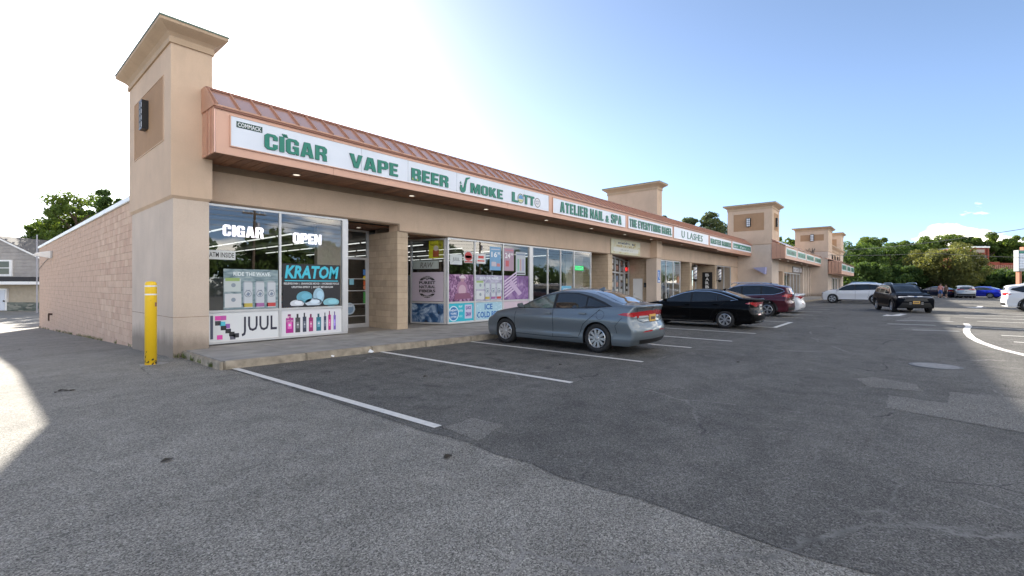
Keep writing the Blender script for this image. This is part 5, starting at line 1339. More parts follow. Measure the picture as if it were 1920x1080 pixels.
    for f_ in sp.get('extra', []): f_(c, root)
    return root
def glass_car():
    m, nt, b = newmat('car_glass')
    p = objco(nt, True)
    f = noise(nt, p, 1.2, 3)
    nt.links.new(ramp(nt, f, [(.35, (.004, .005, .006)), (.65, (.016, .020, .022))]), b.inputs['Base Color'])
    b.inputs['Roughness'].default_value = .03; b.inputs['IOR'].default_value = 1.6; b.inputs['Coat Weight'].default_value = .6; b.inputs['Coat Roughness'].default_value = .0
    return m
DGLASS = glass_car()
DGLASS_L = M('car_glass_light', (.10, .125, .115), .03, coat=.6, var=.5, vscale=4)
def strip(pts, w):
    """thin closed outline along a polyline in 2D"""
    L = []; Rr = []
    for i, p in enumerate(pts):
        a = pts[max(0, i - 1)]; b = pts[min(len(pts) - 1, i + 1)]
        d = Vector((b[0] - a[0], b[1] - a[1])).normalized(); n = Vector((-d.y, d.x)) * w / 2
        L.append((p[0] + n.x, p[1] + n.y)); Rr.append((p[0] - n.x, p[1] - n.y))
    return L + Rr[::-1]
def archstrip(xc, zc, r0, r1, a0=0, a1=180, n=14):
    o = [(xc + r1 * math.cos(R(a0 + (a1 - a0) * i / n)), zc + r1 * math.sin(R(a0 + (a1 - a0) * i / n))) for i in range(n + 1)]
    return o + [(xc + r0 * math.cos(R(a1 - (a1 - a0) * i / n)), zc + r0 * math.sin(R(a1 - (a1 - a0) * i / n))) for i in range(n + 1)]
def shark_fin(x, z): 
    def f(c, root): MB().add([(x + .10, -.02, z), (x + .10, .02, z), (x - .08, .025, z - .01), (x - .08, -.025, z - .01), (x - .07, 0, z + .06), (x - .03, 0, z + .055)], [(0, 1, 5), (1, 2, 4, 5), (2, 3, 4), (3, 0, 5, 4)]).build('aerial', c.m, root)
    return f
SEDAN = dict(W=1.80, wb=2.70, wr=.325, arch=.365, nose=2.21, tail=-2.36, sill=.19, bh=.98, tum=.42,
    top=[(2.21, .66), (2.05, .74), (1.75, .83), (1.4, .90), (1.05, .965), (.92, 1.0), (.55, 1.17), (.15, 1.335), (-.1, 1.40), (-.4, 1.433), (-.8, 1.42), (-1.15, 1.36), (-1.5, 1.24), (-1.8, 1.13), (-1.98, 1.085), (-2.2, 1.075), (-2.36, 1.07)],
    belt=[(2.21, .60), (1.8, .76), (1.4, .83), (.9, .895), (0, .93), (-.8, .965), (-1.4, 1.0), (-1.9, 1.01), (-2.36, .98)],
    nose_z=[(.1, .10), (.3, .02), (.45, .0), (.6, .03), (.75, .12), (.9, .2)], tail_z=[(.1, .16), (.25, .06), (.38, .0), (.55, .0), (.62, .04), (.8, .10), (.98, .07), (1.05, .02), (1.1, .0)],
    surround=[(1.0, .925), (.55, 1.115), (.12, 1.27), (-.3, 1.33), (-.75, 1.325), (-1.12, 1.25), (-1.48, 1.13), (-1.70, 1.035), (-1.3, .99), (-.8, .965), (0, .94)],
    windows=[[(.90, .945), (.52, 1.10), (.12, 1.248), (-.12, 1.285), (-.12, .952)], [(-.20, .957), (-.20, 1.295), (-.45, 1.308), (-.75, 1.298), (-1.02, 1.235), (-1.02, .99)], [(-1.06, .995), (-1.06, 1.222), (-1.35, 1.13), (-1.60, 1.045), (-1.35, 1.01)]],
    screen=[(.98, -.58), (1.07, -.3), (1.09, 0), (1.07, .3), (.98, .58), (.5, .58), (.12, .54), (.10, 0), (.12, -.54), (.5, -.58)],
    rear=[(-1.12, -.48), (-1.10, 0), (-1.12, .48), (-1.5, .55), (-1.84, .60), (-1.90, 0), (-1.84, -.60), (-1.5, -.55)],
    mirror=(.80, .93), handles=[(-.02, .83), (-.98, .86)], plates=[(.78, 1, PLATE)],
    gaps=[strip([(1.02, .30), (1.03, .6), (.98, .90)], .010), strip([(-.16, .28), (-.17, .6), (-.15, .94)], .010), strip([(-.88, .34), (-1.0, .62), (-1.22, .80), (-1.42, .97)], .010), strip([(1.02, .30), (-.16, .28), (-.88, .30)], .010),
          strip([(-1.84, .46), (-1.80, .62), (-1.95, .80)], .008), strip([(-1.43 + .10 * math.cos(a * .5), .845 + .10 * math.sin(a * .5)) for a in range(13)], .006)],
    side_trim=[([(.95, .355), (.95, .375), (-.6, .405), (-.75, .375), (-.5, .365)], None)],
    ends=[('tail_lamp', 135, [(-.60, .865), (-.50, .905), (.20, .955), (.36, .93), (.33, .86), (.15, .815), (-.15, .80), (-.40, .83)], TAIL), ('tail_lamp_clear', 135, [(-.30, .812), (-.22, .84), (.24, .85), (.30, .835), (.15, .80), (-.1, .795)], LAMPW),
          ('reflector', 140, [(-.15, .49), (.18, .50), (.18, .53), (-.08, .515)], TAIL), ('lower_bumper', 180, [(-.60, .24), (.60, .24), (.66, .33), (-.66, .33)], TRIMB), ('boot_gap', 180, strip([(-.66, 1.0), (-.60, .74), (-.45, .70), (.45, .70), (.60, .74), (.66, 1.0)], .010), GAP),
          ('badge', 180, [(.05 * math.cos(t * .6), .98 + .028 * math.sin(t * .6)) for t in range(10)], CHROME), ('badge', 180, [(.28, .80), (.45, .80), (.45, .825), (.28, .825)], CHROME),
          ('headlamp', 45, [(-.36, .66), (.0, .64), (.28, .70), (.30, .76), (-.05, .735), (-.30, .74)], LAMPW), ('grille', 0, [(-.42, .35), (-.30, .64), (.30, .64), (.42, .35), (.2, .28), (-.2, .28)], TRIMB), ('lamp_amber', 60, [(-.16, .68), (-.02, .67), (-.02, .71), (-.14, .715)], AMBER)],
    extra=[shark_fin(-1.0, 1.40)], handle_mat=None)
def variant(base, **k):
    d = dict(base); d.update(k); return d
SEDAN_B = variant(SEDAN, W=1.86, wb=2.83, nose=2.36, tail=-2.50, wheel='seven',
    top=[(2.36, .66), (2.2, .76), (1.8, .86), (1.4, .93), (1.1, .98), (.98, 1.01), (.6, 1.18), (.2, 1.34), (-.1, 1.42), (-.45, 1.445), (-.85, 1.43), (-1.2, 1.375), (-1.6, 1.25), (-1.95, 1.13), (-2.15, 1.10), (-2.4, 1.10), (-2.5, 1.085)],
    surround=[(1.05, .93), (.6, 1.12), (.15, 1.275), (-.3, 1.345), (-.8, 1.335), (-1.2, 1.26), (-1.55, 1.14), (-1.80, 1.045), (-1.3, .99), (-.8, .965), (0, .94)],
    windows=[[(.95, .95), (.56, 1.11), (.14, 1.255), (-.15, 1.295), (-.15, .952)], [(-.22, .957), (-.22, 1.305), (-.5, 1.32), (-.82, 1.305), (-1.12, 1.235), (-1.12, .995)], [(-1.16, 1.0), (-1.16, 1.222), (-1.42, 1.13), (-1.66, 1.05), (-1.35, 1.015)]],
    chrome=strip([(1.08, .94), (.6, 1.13), (.14, 1.288), (-.3, 1.358), (-.8, 1.348), (-1.2, 1.274), (-1.56, 1.153), (-1.84, 1.045), (-1.60, 1.02)], .026),
    rear=[(-1.2, -.5), (-1.18, 0), (-1.2, .5), (-1.6, .57), (-1.98, .60), (-2.05, 0), (-1.98, -.60), (-1.6, -.57)],
    handles=[(-.06, .84), (-1.08, .87)], plates=[(.80, 1, PLATE_W)],
    side_trim=[([(1.0, .235), (1.0, .255), (-1.0, .255), (-1.0, .235)], CHROME)],
    ends=[('tail_lamp', 135, [(-.52, .92), (-.40, .97), (.1, .965), (.42, .97), (.42, .90), (.10, .84), (-.10, .80), (-.22, .86)], TAIL),           ('reflector', 145, [(-.18, .52), (.06, .52), (.06, .56), (-.16, .56)], TAIL), ('lower_bumper', 180, [(-.65, .26), (.65, .26), (.7, .30), (-.7, .30)], CHROME), ('boot_gap', 180, strip([(-.68, 1.02), (-.60, .72), (.60, .72), (.68, 1.02)], .010), GAP),
          ('headlamp', 45, [(-.36, .68), (.0, .66), (.28, .72), (.30, .77), (-.05, .75), (-.30, .75)], LAMPW)], extra=[shark_fin(-1.15, 1.40)])
def suv(W=1.855, H=1.68, nose=2.17, tail=-2.38, wb=2.66, wr=.36, **k):
    h = H / 1.68
    d = dict(W=W, wb=wb, wr=wr, arch=wr + .05, nose=nose, tail=tail, sill=.26, bh=1.12, tum=.34,
        top=[(nose, .86 * h), (nose - .15, .96 * h), (nose - .5, 1.06 * h), (nose - .95, 1.11 * h), (nose - 1.13, 1.14 * h), (nose - 1.5, 1.36 * h), (nose - 1.85, 1.55 * h), (nose - 2.1, 1.63 * h), (nose - 2.6, H), (-.9, 1.675 * h), (-1.5, 1.63 * h), (-1.9, 1.575 * h), (tail + .24, 1.52 * h), (tail + .12, 1.40 * h), (tail + .03, 1.12 * h), (tail, 1.0 * h)],
        belt=[(nose, .78 * h), (nose - .5, .94 * h), (nose - 1.0, 1.01 * h), (0, 1.05 * h), (-1.2, 1.09 * h), (tail + .2, 1.12 * h), (tail, .92 * h)],
        nose_z=[(.1, .14), (.35, .03), (.6, .0), (.85, .03), (1.0, .12), (1.1, .16)], tail_z=[(.1, .16), (.3, .05), (.5, .0), (.7, .0), (.8, .04), (1.0, .05), (1.3, .0), (1.6, 0)],
        surround=[(nose - 1.08, 1.045 * h), (nose - 1.5, 1.285 * h), (nose - 1.82, 1.46 * h), (nose - 2.2, 1.54 * h), (-1.0, 1.56 * h), (-1.55, 1.50 * h), (tail + .42, 1.37 * h), (tail + .34, 1.27 * h), (-1.6, 1.12 * h), (0, 1.06 * h)],
        windows=[[(nose - 1.2, 1.075 * h), (nose - 1.52, 1.265 * h), (nose - 1.84, 1.435 * h), (-.10, 1.50 * h), (-.10, 1.08 * h)], [(-.18, 1.085 * h), (-.18, 1.505 * h), (-1.0, 1.52 * h), (-1.02, 1.115 * h)], [(-1.10, 1.12 * h), (-1.08, 1.515 * h), (-1.5, 1.47 * h), (tail + .50, 1.345 * h), (tail + .46, 1.29 * h), (-1.62, 1.15 * h)]],
        screen=[(nose - 1.12, -.60), (nose - 1.04, -.3), (nose - 1.02, 0), (nose - 1.04, .3), (nose - 1.12, .60), (nose - 1.5, .60), (nose - 1.98, .56), (nose - 2.0, 0), (nose - 1.98, -.56), (nose - 1.5, -.60)],
        rear=[(-.55, 1.12 * h), (-.5, 1.42 * h), (.5, 1.42 * h), (.55, 1.12 * h)], rear_v=True,
        mirror=(nose - 1.28, 1.06 * h), handles=[(-.02, .93 * h), (-.98, .96 * h)], wheel='five', plates=[(.80, 1, PLATE_W), (.52, 0, PLATE)],
        gaps=[strip([(nose - 1.15, .34), (nose - 1.12, .7), (nose - 1.16, 1.03 * h)], .010), strip([(-.14, .34), (-.14, 1.05 * h)], .010), strip([(-.90, .40), (-1.03, .75), (-1.05, 1.1 * h)], .010)],
        cladding=[archstrip(wb / 2, wr, wr + .052, wr + .13, -8, 188), archstrip(-wb / 2, wr, wr + .052, wr + .13, -8, 188), [(wb / 2 - wr - .07, .265), (wb / 2 - wr - .13, .42), (-wb / 2 + wr + .13, .42), (-wb / 2 + wr + .07, .265)]],
        ends=[('tail_lamp', 135, [(-.50, 1.02), (-.30, 1.12), (.15, 1.10), (.2, .98), (-.2, .94)], TAIL), ('lower_bumper', 180, [(-.75, .28), (.75, .28), (.8, .50), (-.8, .50)], TRIMB),
              ('headlamp', 45, [(-.42, .80), (.05, .79), (.38, .84), (.40, .92), (.0, .90), (-.38, .93)], LAMPW), ('grille', 0, [(-.55, .62), (-.50, .84), (.50, .84), (.55, .62)], TRIMB), ('lower_bumper', 0, [(-.7, .30), (-.62, .56), (.62, .56), (.7, .30)], TRIMB)], extra=[])
    d.update(k); return d
def roof_rails(H):
    def f(c, root):
        for sy in (1, -1):
            mb = MB(); pts = [(.45, sy * .58, H - .05), (.3, sy * .585, H + .03), (-1.0, sy * .585, H + .03), (-1.5, sy * .57, H - .03), (-1.6, sy * .56, H - .09)]
            mb.path(pts, .018); mb.build('roof_rail', CHROME, root)
    return f
elantra = make_car(variant(SEDAN, glass_front=DGLASS_L), 'parked_car', 'grey four door sedan nosed in to the kerb, nearest parked car', (10.42, 6.9), 90, carpaint('paint_grey_blue', (.165, .195, .22), .6), 1.05, 'cars parked nose in along the shops')
make_car(SEDAN_B, 'parked_car', 'black four door sedan with chrome window trim beside the grey sedan', (18.75, 6.42), 90, carpaint('paint_black', (.003, .003, .0035), .0), 1.0, 'cars parked nose in along the shops')
crv = suv(chrome=strip([(1.15, 1.05), (.72, 1.30), (.34, 1.475), (-.05, 1.555), (-1.0, 1.575), (-1.55, 1.515), (-2.0, 1.37), (-2.08, 1.28), (-1.9, 1.19), (-1.6, 1.115), (0, 1.06), (1.0, 1.04)], .022),
    ends=[('tail_lamp', 135, [(-.56, 1.04), (-.36, 1.14), (-.05, 1.12), (.0, 1.50), (.06, 1.50), (.12, 1.02), (-.25, .96)], TAIL), ('lower_bumper', 180, [(-.75, .28), (.75, .28), (.8, .50), (-.8, .50)], TRIMB), ('badge', 180, [(-.4, .86), (.4, .86), (.4, .90), (-.4, .90)], CHROME)], wheel='five', extra=[roof_rails(1.67), shark_fin(-1.3, 1.66)])
make_car(crv, 'parked_car', 'dark maroon sport utility car with chrome window line', (26.8, 6.6), 90, carpaint('paint_maroon', (.075, .012, .022), .5), 1.0, 'cars parked nose in along the shops')
make_car(SEDAN_B, 'parked_car', 'white sedan mostly hidden behind the maroon sport utility car', (31.0, 6.85), 90, carpaint('paint_white', (.72, .73, .75), .0), 1.0, 'cars parked nose in along the shops')
eqe = variant(suv(W=1.94, H=1.70, nose=2.28, tail=-2.30, wb=2.82, wr=.37), wheel='five', cladding=[[(.98, .265), (.95, .33), (-.95, .33), (-.98, .265)]], mirror=(1.02, 1.03), handles=[],
    ends=[('headlamp', 45, [(-.46, .76), (.05, .74), (.36, .78), (.40, .83), (.0, .82), (-.42, .86)], LAMPD), ('grille', 0, [(-.60, .48), (-.64, .80), (.64, .80), (.60, .48)], TRIMB), ('lower_bumper', 0, [(-.7, .26), (-.7, .40), (.7, .40), (.7, .26)], TRIMB)], plates=[])
make_car(eqe, 'parked_car', 'smooth white crossover with dark grille facing the far shops', (50.9, 3.45), 90, carpaint('paint_white', (.72, .73, .75), .0), 1.06)
make_car(suv(H=1.86, W=1.95, nose=2.5, tail=-2.5, wb=2.95, extra=[roof_rails(1.86)]), 'parked_car', 'tall silver wagon showing only its roof rails behind the white crossover', (56.2, 3.6), 90, carpaint('paint_silver', (.42, .45, .48), .6), 1.0)
rav = variant(suv(W=1.86, H=1.69, nose=2.22, tail=-2.38, wb=2.69), steer=-4, ends=[('headlamp', 45, [(-.46, .84), (.0, .83), (.36, .87), (.38, .93), (.0, .93), (-.42, .97)], LAMPW), ('grille', 0, [(-.56, .66), (-.44, .88), (.44, .88), (.56, .66)], TRIMB),
    ('lower_bumper', 0, [(-.80, .30), (-.62, .58), (.62, .58), (.80, .30)], TRIMB), ('badge', 0, [(.09 * math.cos(t * .6), .90 + .05 * math.sin(t * .6)) for t in range(10)], CHROME), ('fog_lamp', 30, [(-.05, .50), (.05, .50), (.05, .60), (-.05, .60)], LAMPW)],
    plates=[(.60, 0, PLATE)], extra=[roof_rails(1.68)])
make_car(rav, 'moving_car', 'black sport utility car with gold front plate driving along the lane', (36.95, .15), 197, carpaint('paint_black_blue', (.004, .005, .008), .0), 1.0)
rog = variant(suv(W=1.84, H=1.72, nose=2.2, tail=-2.45, wb=2.70), wheel='five', extra=[roof_rails(1.70), shark_fin(-1.4, 1.68)])
make_car(rog, 'parked_car', 'white sport utility car cut by the right edge of the frame', (41.9, -7.0), -90, carpaint('paint_white', (.72, .73, .75), .0), 1.0)
PRIUS = suv(W=1.76, H=1.50, nose=2.2, tail=-2.2, wb=2.7, wr=.31, cladding=[])
make_car(PRIUS, 'parked_car', 'silver hatchback seen from behind, between the pedestrians and the blue car', (81.2, -5.6), 2, carpaint('paint_silver', (.42, .45, .48), .6), 1.05)
make_car(SEDAN_B, 'parked_car', 'bright royal blue sedan parked across the lot', (82.6, -7.0), 66, carpaint('paint_blue', (.004, .02, .42), .3), 1.0)
make_car(variant(SEDAN), 'parked_car', 'dark navy car with its door standing open behind the pedestrians', (82.2, -2.9), 50, carpaint('paint_navy', (.010, .020, .055), .3), 1.0)
o = bpy.data.objects[[x.name for x in bpy.data.objects if x.name.startswith('parked_car')][-1]]
MB().add([(.9, .93, .3), (.9, .93, .95), (.45, 1.75, .95), (.45, 1.75, .3), (.5, 1.6, 1.3), (.85, .95, 1.3), (.94, .95, .3), (.94, .95, .95), (.49, 1.77, .95), (.49, 1.77, .3)], [(0, 3, 2, 1), (6, 7, 8, 9), (1, 2, 4, 5), (0, 6, 9, 3)]).build('open_door', carpaint('paint_navy', (.010, .020, .055), .3), o)

# ================================================================== people
def skin_body(name, chain, mat_fn, parent):
    """chain: dict joint -> (pos, radius, parent)"""
    names = list(chain); idx = {n: i for i, n in enumerate(names)}
    me = bpy.data.meshes.new(name); me.from_pydata([chain[n][0] for n in names], [(idx[n], idx[chain[n][2]]) for n in names if chain[n][2]], [])
    o = link(name, me, parent)
    o.modifiers.new('s', 'SKIN'); 
    for n in names:
        sv = me.skin_vertices[0].data[idx[n]]; r_ = chain[n][1]; sv.radius = (r_, r_) if not isinstance(r_, tuple) else r_; sv.use_root = (n == 'pelvis')
    m = o.modifiers.new('u', 'SUBSURF'); m.levels = 1; m.render_levels = 1
    dg = bpy.context.evaluated_depsgraph_get(); m2 = bpy.data.meshes.new_from_object(o.evaluated_get(dg))
    o.modifiers.clear(); o.data = m2
    m2.materials.clear(); ms = []
    mats = mat_fn['mats']
    for q in mats: m2.materials.append(q)
    for p in m2.polygons: p.material_index = mat_fn['f'](p.center); p.use_smooth = True
    return o
def person(loc, rz, label, shirt, shorts, h=1.72, wide=1.0, bent=0.0):
    root = empty('person', loc, rz, label, 'person'); k = h / 1.75
    sk = M('skin', (.42, .25, .18), .55)
    J = {'pelvis': ((0, 0, .95), (.15 * wide, .11), None), 'spine': ((.01, 0, 1.15), (.14 * wide, .10), 'pelvis'), 'chest': ((.03 + bent * .1, 0, 1.35), (.165 * wide, .11), 'spine'), 'neck': ((.05 + bent * .15, 0, 1.50), .055, 'chest'), 'head0': ((.07 + bent * .2, 0, 1.58), .075, 'neck'), 'head1': ((.09 + bent * .2, 0, 1.69), .085, 'head0')}
    for s_, n in ((1, 'l'), (-1, 'r')):
        J['hip' + n] = ((0, s_ * .10, .88), .10 * wide, 'pelvis'); J['knee' + n] = ((s_ * .12 + .02, s_ * .11, .48), .062, 'hip' + n); J['ank' + n] = ((s_ * .16 - .04, s_ * .11, .09), .042, 'knee' + n); J['toe' + n] = ((s_ * .16 + .12, s_ * .12, .04), .035, 'ank' + n)
        J['sh' + n] = ((.03 + bent * .1, s_ * .19, 1.42), .06, 'chest'); J['el' + n] = ((.02 + .05 * s_ + bent * .1, s_ * .25, 1.15), .042, 'sh' + n); J['wr' + n] = ((.14 + .05 * s_ + bent * .1, s_ * .22, .95), .03, 'el' + n); J['ha' + n] = ((.18 + .05 * s_ + bent * .1, s_ * .21, .88), .034, 'wr' + n)
        for q in range(3): J['f%d' % q + n] = ((.21 + .05 * s_ + bent * .1, s_ * (.19 + q * .02), .80 - (q == 1) * .01), .010, 'ha' + n)
    J = {a: (tuple(c * k for c in b[0]), (b[1][0] * k, b[1][1] * k) if isinstance(b[1], tuple) else b[1] * k, b[2]) for a, b in J.items()}
    def f(c):
        z = c.z / k; y = abs(c.y) / k
        if z < .07: return 3
        if .52 < z < .97 and y < .2: return 2
        if z >= .97 and z < 1.49 and (y < .2 or z > 1.2): return 1
        return 0
    skin_body('body', J, {'mats': [sk, flat(shirt, .8), flat(shorts, .8), WHITE], 'f': f}, root)
    n = 12; hx = (.09 + bent * .2) * k
    rg = lambda r, z, dx=0: [(hx - .015 + dx + r * 1.05 * math.cos(2 * math.pi * i / n), r * math.sin(2 * math.pi * i / n), z) for i in range(n)]
    MB().loft([rg(.092 * k, 1.68 * k, -.02), rg(.098 * k, 1.72 * k, -.01), rg(.085 * k, 1.765 * k), rg(.04 * k, 1.79 * k)]).build('hair', M('hair_dark', (.05, .03, .02), .7), root, smooth=True)
    return root
person((77.6, -3.3, 0), R(190), 'pedestrian in a salmon shirt and blue shorts walking past the dark open car', (.55, .25, .22), (.06, .13, .35), 1.78, 1.15, .3)
person((77.9, -3.85, 0), R(150), 'pedestrian in brown top and black shorts beside the silver hatchback', (.20, .13, .09), (.012, .012, .014), 1.65, .95)
# ================================================================== trees
def mk_leaf(key, lo, hi, trans=.35):
    m, nt, b = newmat(key); p = objco(nt, True)
    f = noise(nt, p, .55, 4, .6); g = noise(nt, p, 5.0, 2)
    c = ramp(nt, mixc(nt, .45, f, g), [(.35, lo), (.65, hi)])
    nt.links.new(c, b.inputs['Base Color']); b.inputs['Roughness'].default_value = .6; b.inputs['Specular IOR Level'].default_value = .25
    tr = node(nt, 'ShaderNodeBsdfTranslucent', {'Color': mixc(nt, .5, c, (hi[0] * 2.2, hi[1] * 2.0, hi[2] * .6))})
    x = node(nt, 'ShaderNodeMixShader', {0: trans, 1: b.outputs[0], 2: tr.outputs[0]})
    nt.links.new(x.outputs[0], nt.nodes['Material Output'].inputs[0])
    return m
LEAF = mk_leaf('leaf_green', (.045, .082, .020), (.13, .19, .045), .4)
LEAF_D = mk_leaf('leaf_dark', (.028, .062, .020), (.10, .165, .045), .36)
LEAF_Y = mk_leaf('leaf_olive', (.07, .09, .03), (.18, .19, .07), .38)
LEAF_P = mk_leaf('needle_green', (.045, .075, .040), (.12, .16, .08), .3)
BARK = M('bark', (.09, .065, .045), .9, var=.35, vscale=6)
def leaf_cloud(rs, centers, radii, n, size, flat_=.75):
    ci = rs.integers(0, len(centers), n); c = np.array(centers)[ci]; r_ = np.array(radii)[ci]
    d = rs.normal(size=(n, 3)); d /= np.linalg.norm(d, axis=1)[:, None]
    rad = rs.uniform(.35, 1.0, n) ** .6
    p = c + d * (r_ * rad)[:, None] * np.array([1, 1, flat_])
    nr = d * .6 + rs.normal(size=(n, 3)) * .7 + np.array([0, 0, .35]); nr /= np.linalg.norm(nr, axis=1)[:, None]
    u = np.cross(nr, rs.normal(size=(n, 3))); u /= np.linalg.norm(u, axis=1)[:, None] + 1e-9; v = np.cross(nr, u)
    s_ = size * rs.uniform(.55, 1.3, n)
    u = u * s_[:, None]; v = v * (s_ * .6)[:, None]
    V = np.stack([p - u, p + v * .9 - u * .1, p + u, p - v * .9 + u * .1], 1).reshape(-1, 3)
    return V
def quad_mesh(name, V, mat):
    n = len(V) // 4; me = bpy.data.meshes.new(name)
    me.vertices.add(len(V)); me.vertices.foreach_set('co', V.ravel()); me.loops.add(n * 4); me.polygons.add(n)
    me.loops.foreach_set('vertex_index', np.arange(n * 4)); me.polygons.foreach_set('loop_start', np.arange(n) * 4); me.polygons.foreach_set('loop_total', np.full(n, 4))
    me.materials.append(mat); me.update(); me.validate(); return me
def tree(x, y, H, rx, seed, label, leaf=None, z0=0.0, base=.32, n=9000, size=.22, style='round', group=None, name='broadleaf_tree', ncl=64):
    leaf = leaf or LEAF; rs = np.random.default_rng(seed)
    o = empty(name, (x, y, z0), 0, label, 'tree', group)
    cz = H * (base + (1 - base) / 2); rz = H * (1 - base) / 2
    cs = []; rr = []
    for _ in range(ncl):
        d = rs.normal(size=3); d /= np.linalg.norm(d); t = rs.uniform(.25, 1.0) ** .55
        if style == 'round': c = np.array([d[0] * rx * .8 * t, d[1] * rx * .8 * t, cz + d[2] * rz * .84 * t]); q = rs.uniform(.12, .26) * rx
        elif style == 'pine':
            hz = rs.uniform(0, 1); w = rx * (1 - hz * .75) * rs.uniform(.3, 1); a = rs.uniform(0, 6.28); c = np.array([w * math.cos(a), w * math.sin(a), H * (base + (1 - base) * hz * .95)]); q = rs.uniform(.14, .22) * rx
        elif style == 'open':
            c = np.array([d[0] * rx * .9 * t, d[1] * rx * .9 * t, cz + d[2] * rz * .85 * t]); q = rs.uniform(.10, .24) * rx
        cs.append(c); rr.append(q)
    if style == 'round':
        cs += [np.array([0, 0, cz]), np.array([rx * .25, 0, cz - rz * .3]), np.array([-rx * .25, rx * .1, cz - rz * .2])]; rr += [rx * .45] * 3
    V = leaf_cloud(rs, cs, rr, n, size, .55 if style == 'pine' else .8)
    link('crown', quad_mesh('crown', V, leaf), o)
    mb = MB(); r0 = H * .022
    bend = Vector((rs.uniform(-.3, .3), rs.uniform(-.3, .3), 0))
    p0, p1, p2 = Vector((0, 0, -.3)), Vector((0, 0, H * base)) + bend * .3, Vector((0, 0, H * .8)) + bend
    mb.tube(p0, p1, r0, r0 * .75, 9); mb.tube(p1, p2, r0 * .75, r0 * .2, 8)
    for c in cs[:26]:
        c = Vector(c); hz = min(.8 * H, max(H * base * .8, c.z - (abs(c.x) + abs(c.y)) * .6)); s_ = p1.lerp(p2, max(0, min(1, (hz - p1.z) / (p2.z - p1.z))))
        m_ = (s_ + c) / 2 + Vector((0, 0, .06 * H * .3)); mb.tube(s_, m_, r0 * .35, r0 * .22, 5); mb.tube(m_, c, r0 * .22, r0 * .06, 5)
    mb.build('trunk', BARK, o)
    return o
c_, s_ = .7618, .6478
def at(px, z):      # ground position on the sight line of a picture column at a given depth
    u = (px - 960) / 867; return z * (c_ + u * s_), z * (s_ - u * c_)
def th(py, z): return 1.58 + (535 - py) * z / 867
# left, behind the block wall
for k, (px, py, z, rx, lf, lb, st) in enumerate([(95, 388, 62, 3.4, LEAF, 'broad leafy tree leftmost behind the block wall, crown sloping to the left', 'open'), (148, 345, 60, 4.6, LEAF, 'tallest spreading tree behind the block wall, with open airy crown', 'open'),
        (206, 336, 57, 2.6, LEAF_D, 'narrow dark tree close left of the near tower', 'round'), (190, 385, 66, 4.6, LEAF_D, 'dense dark tree behind the two taller ones at the block wall', 'round')]):
    x, y = at(px, z); H = th(py, z) + 1.2
    tree(x, y, H, rx, 30 + k, lb, lf, -1.2, .22, 15000, .19, st, 'trees behind the block wall', ncl=90)
# pines behind the shops
for k, (px, py, z, rx, lb) in enumerate([(1246, 400, 62, 1.4, 'thin pine tip showing right of the tall roof pylon'), (1292, 406, 62, 2.8, 'pine with flat tufts left of the tallest pine'), (1330, 396, 60, 3.2, 'tallest pine behind the canopy, nearest the square tower'), (1356, 416, 64, 3.2, 'pine half hidden by the square tower')]):
    x, y = at(px, z); tree(x, y, th(py, z), rx, 50 + k, lb, LEAF_P, 0, .35, 14000, .14, 'pine', 'pines behind the shops', 'pine_tree', 110)
for k, (px, py, z, rx, lb) in enumerate([(1456, 437, 120, 5.2, 'yellow green tree between the square towers, left one'), (1481, 442, 124, 4.8, 'yellow green tree between the square towers, right one')]):
    x, y = at(px, z); tree(x, y, th(py, z), rx, 60 + k, lb, LEAF, 0, .2, 7000, .35, 'round', 'trees between the towers')
# right hand wood: individual trees, then a mass behind
R_TREES = [(1606, 452, 104, 6.5, LEAF_D, 'broad dark tree hugging the end of the far wing'), (1640, 436, 128, 6.5, LEAF, 'tall domed tree rising above the wing end'), (1668, 452, 106, 6.0, LEAF_D, 'dark bushy tree second from the far wing'),
    (1700, 448, 112, 6.0, LEAF, 'mid green tree left of the big olive tree'), (1735, 442, 130, 6.5, LEAF, 'tall tree behind the olive tree, left side'), (1778, 436, 134, 7.5, LEAF, 'tallest bright tree behind the olive tree'),
    (1812, 442, 132, 6, LEAF_D, 'dark tree above the red brick tower roof'), (1856, 430, 128, 6.0, LEAF, 'open crowned tall tree right of the brick tower'), (1893, 440, 130, 7.0, LEAF, 'wide green tree over the low red building'), (1930, 440, 126, 7, LEAF, 'wide green tree at the right picture edge'),
    (1775, 458, 92, 7.6, LEAF_Y, 'large rounded olive green tree in front of the wood'), (1838, 500, 96, 4.4, LEAF_D, 'low dark shrubby tree in front of the red building'), (1690, 500, 94, 4.6, LEAF_D, 'low dark tree behind the pedestrians'), (1626, 490, 96, 5.0, LEAF_D, 'low dark tree behind the white crossover'), (1908, 506, 92, 3.0, LEAF_D, 'small dark tree at the foot of the pylon sign'), (1587, 500, 100, 3.5, LEAF_D, 'small tree touching the far wing wall')]
for k, (px, py, z, rx, lf, lb) in enumerate(R_TREES):
    x, y = at(px, z); tree(x, y, th(py, z) * 1.04, rx, 80 + k, lb, lf, 0, .08, 26000 if rx > 7 else 17000, .22 if z < 110 else .30, 'open' if 'open' in lb else 'round', 'trees across the lot')
def mass(name, pts, n, size, mat, hmax, seed, kind_label):
    rs = np.random.default_rng(seed); cs = []; rr = []
    for px, z, h in pts:
        x, y = at(px, z)
        for _ in range(7): cs.append(np.array([x + rs.uniform(-4, 4), y + rs.uniform(-4, 4), rs.uniform(.1, .8) * h])); rr.append(rs.uniform(1.8, 3.2))
    me = quad_mesh(name, leaf_cloud(rs, cs, rr, n, size), mat)
    o = link(name, me); tag(o, kind_label, 'foliage', kind='stuff'); return o
mass('hedge_bank', [(p, 99 + (p * 7) % 9, 4.6) for p in range(1588, 1960, 7)], 60000, .30, LEAF_D, 5, 5, 'dense dark undergrowth below the trees across the lot')
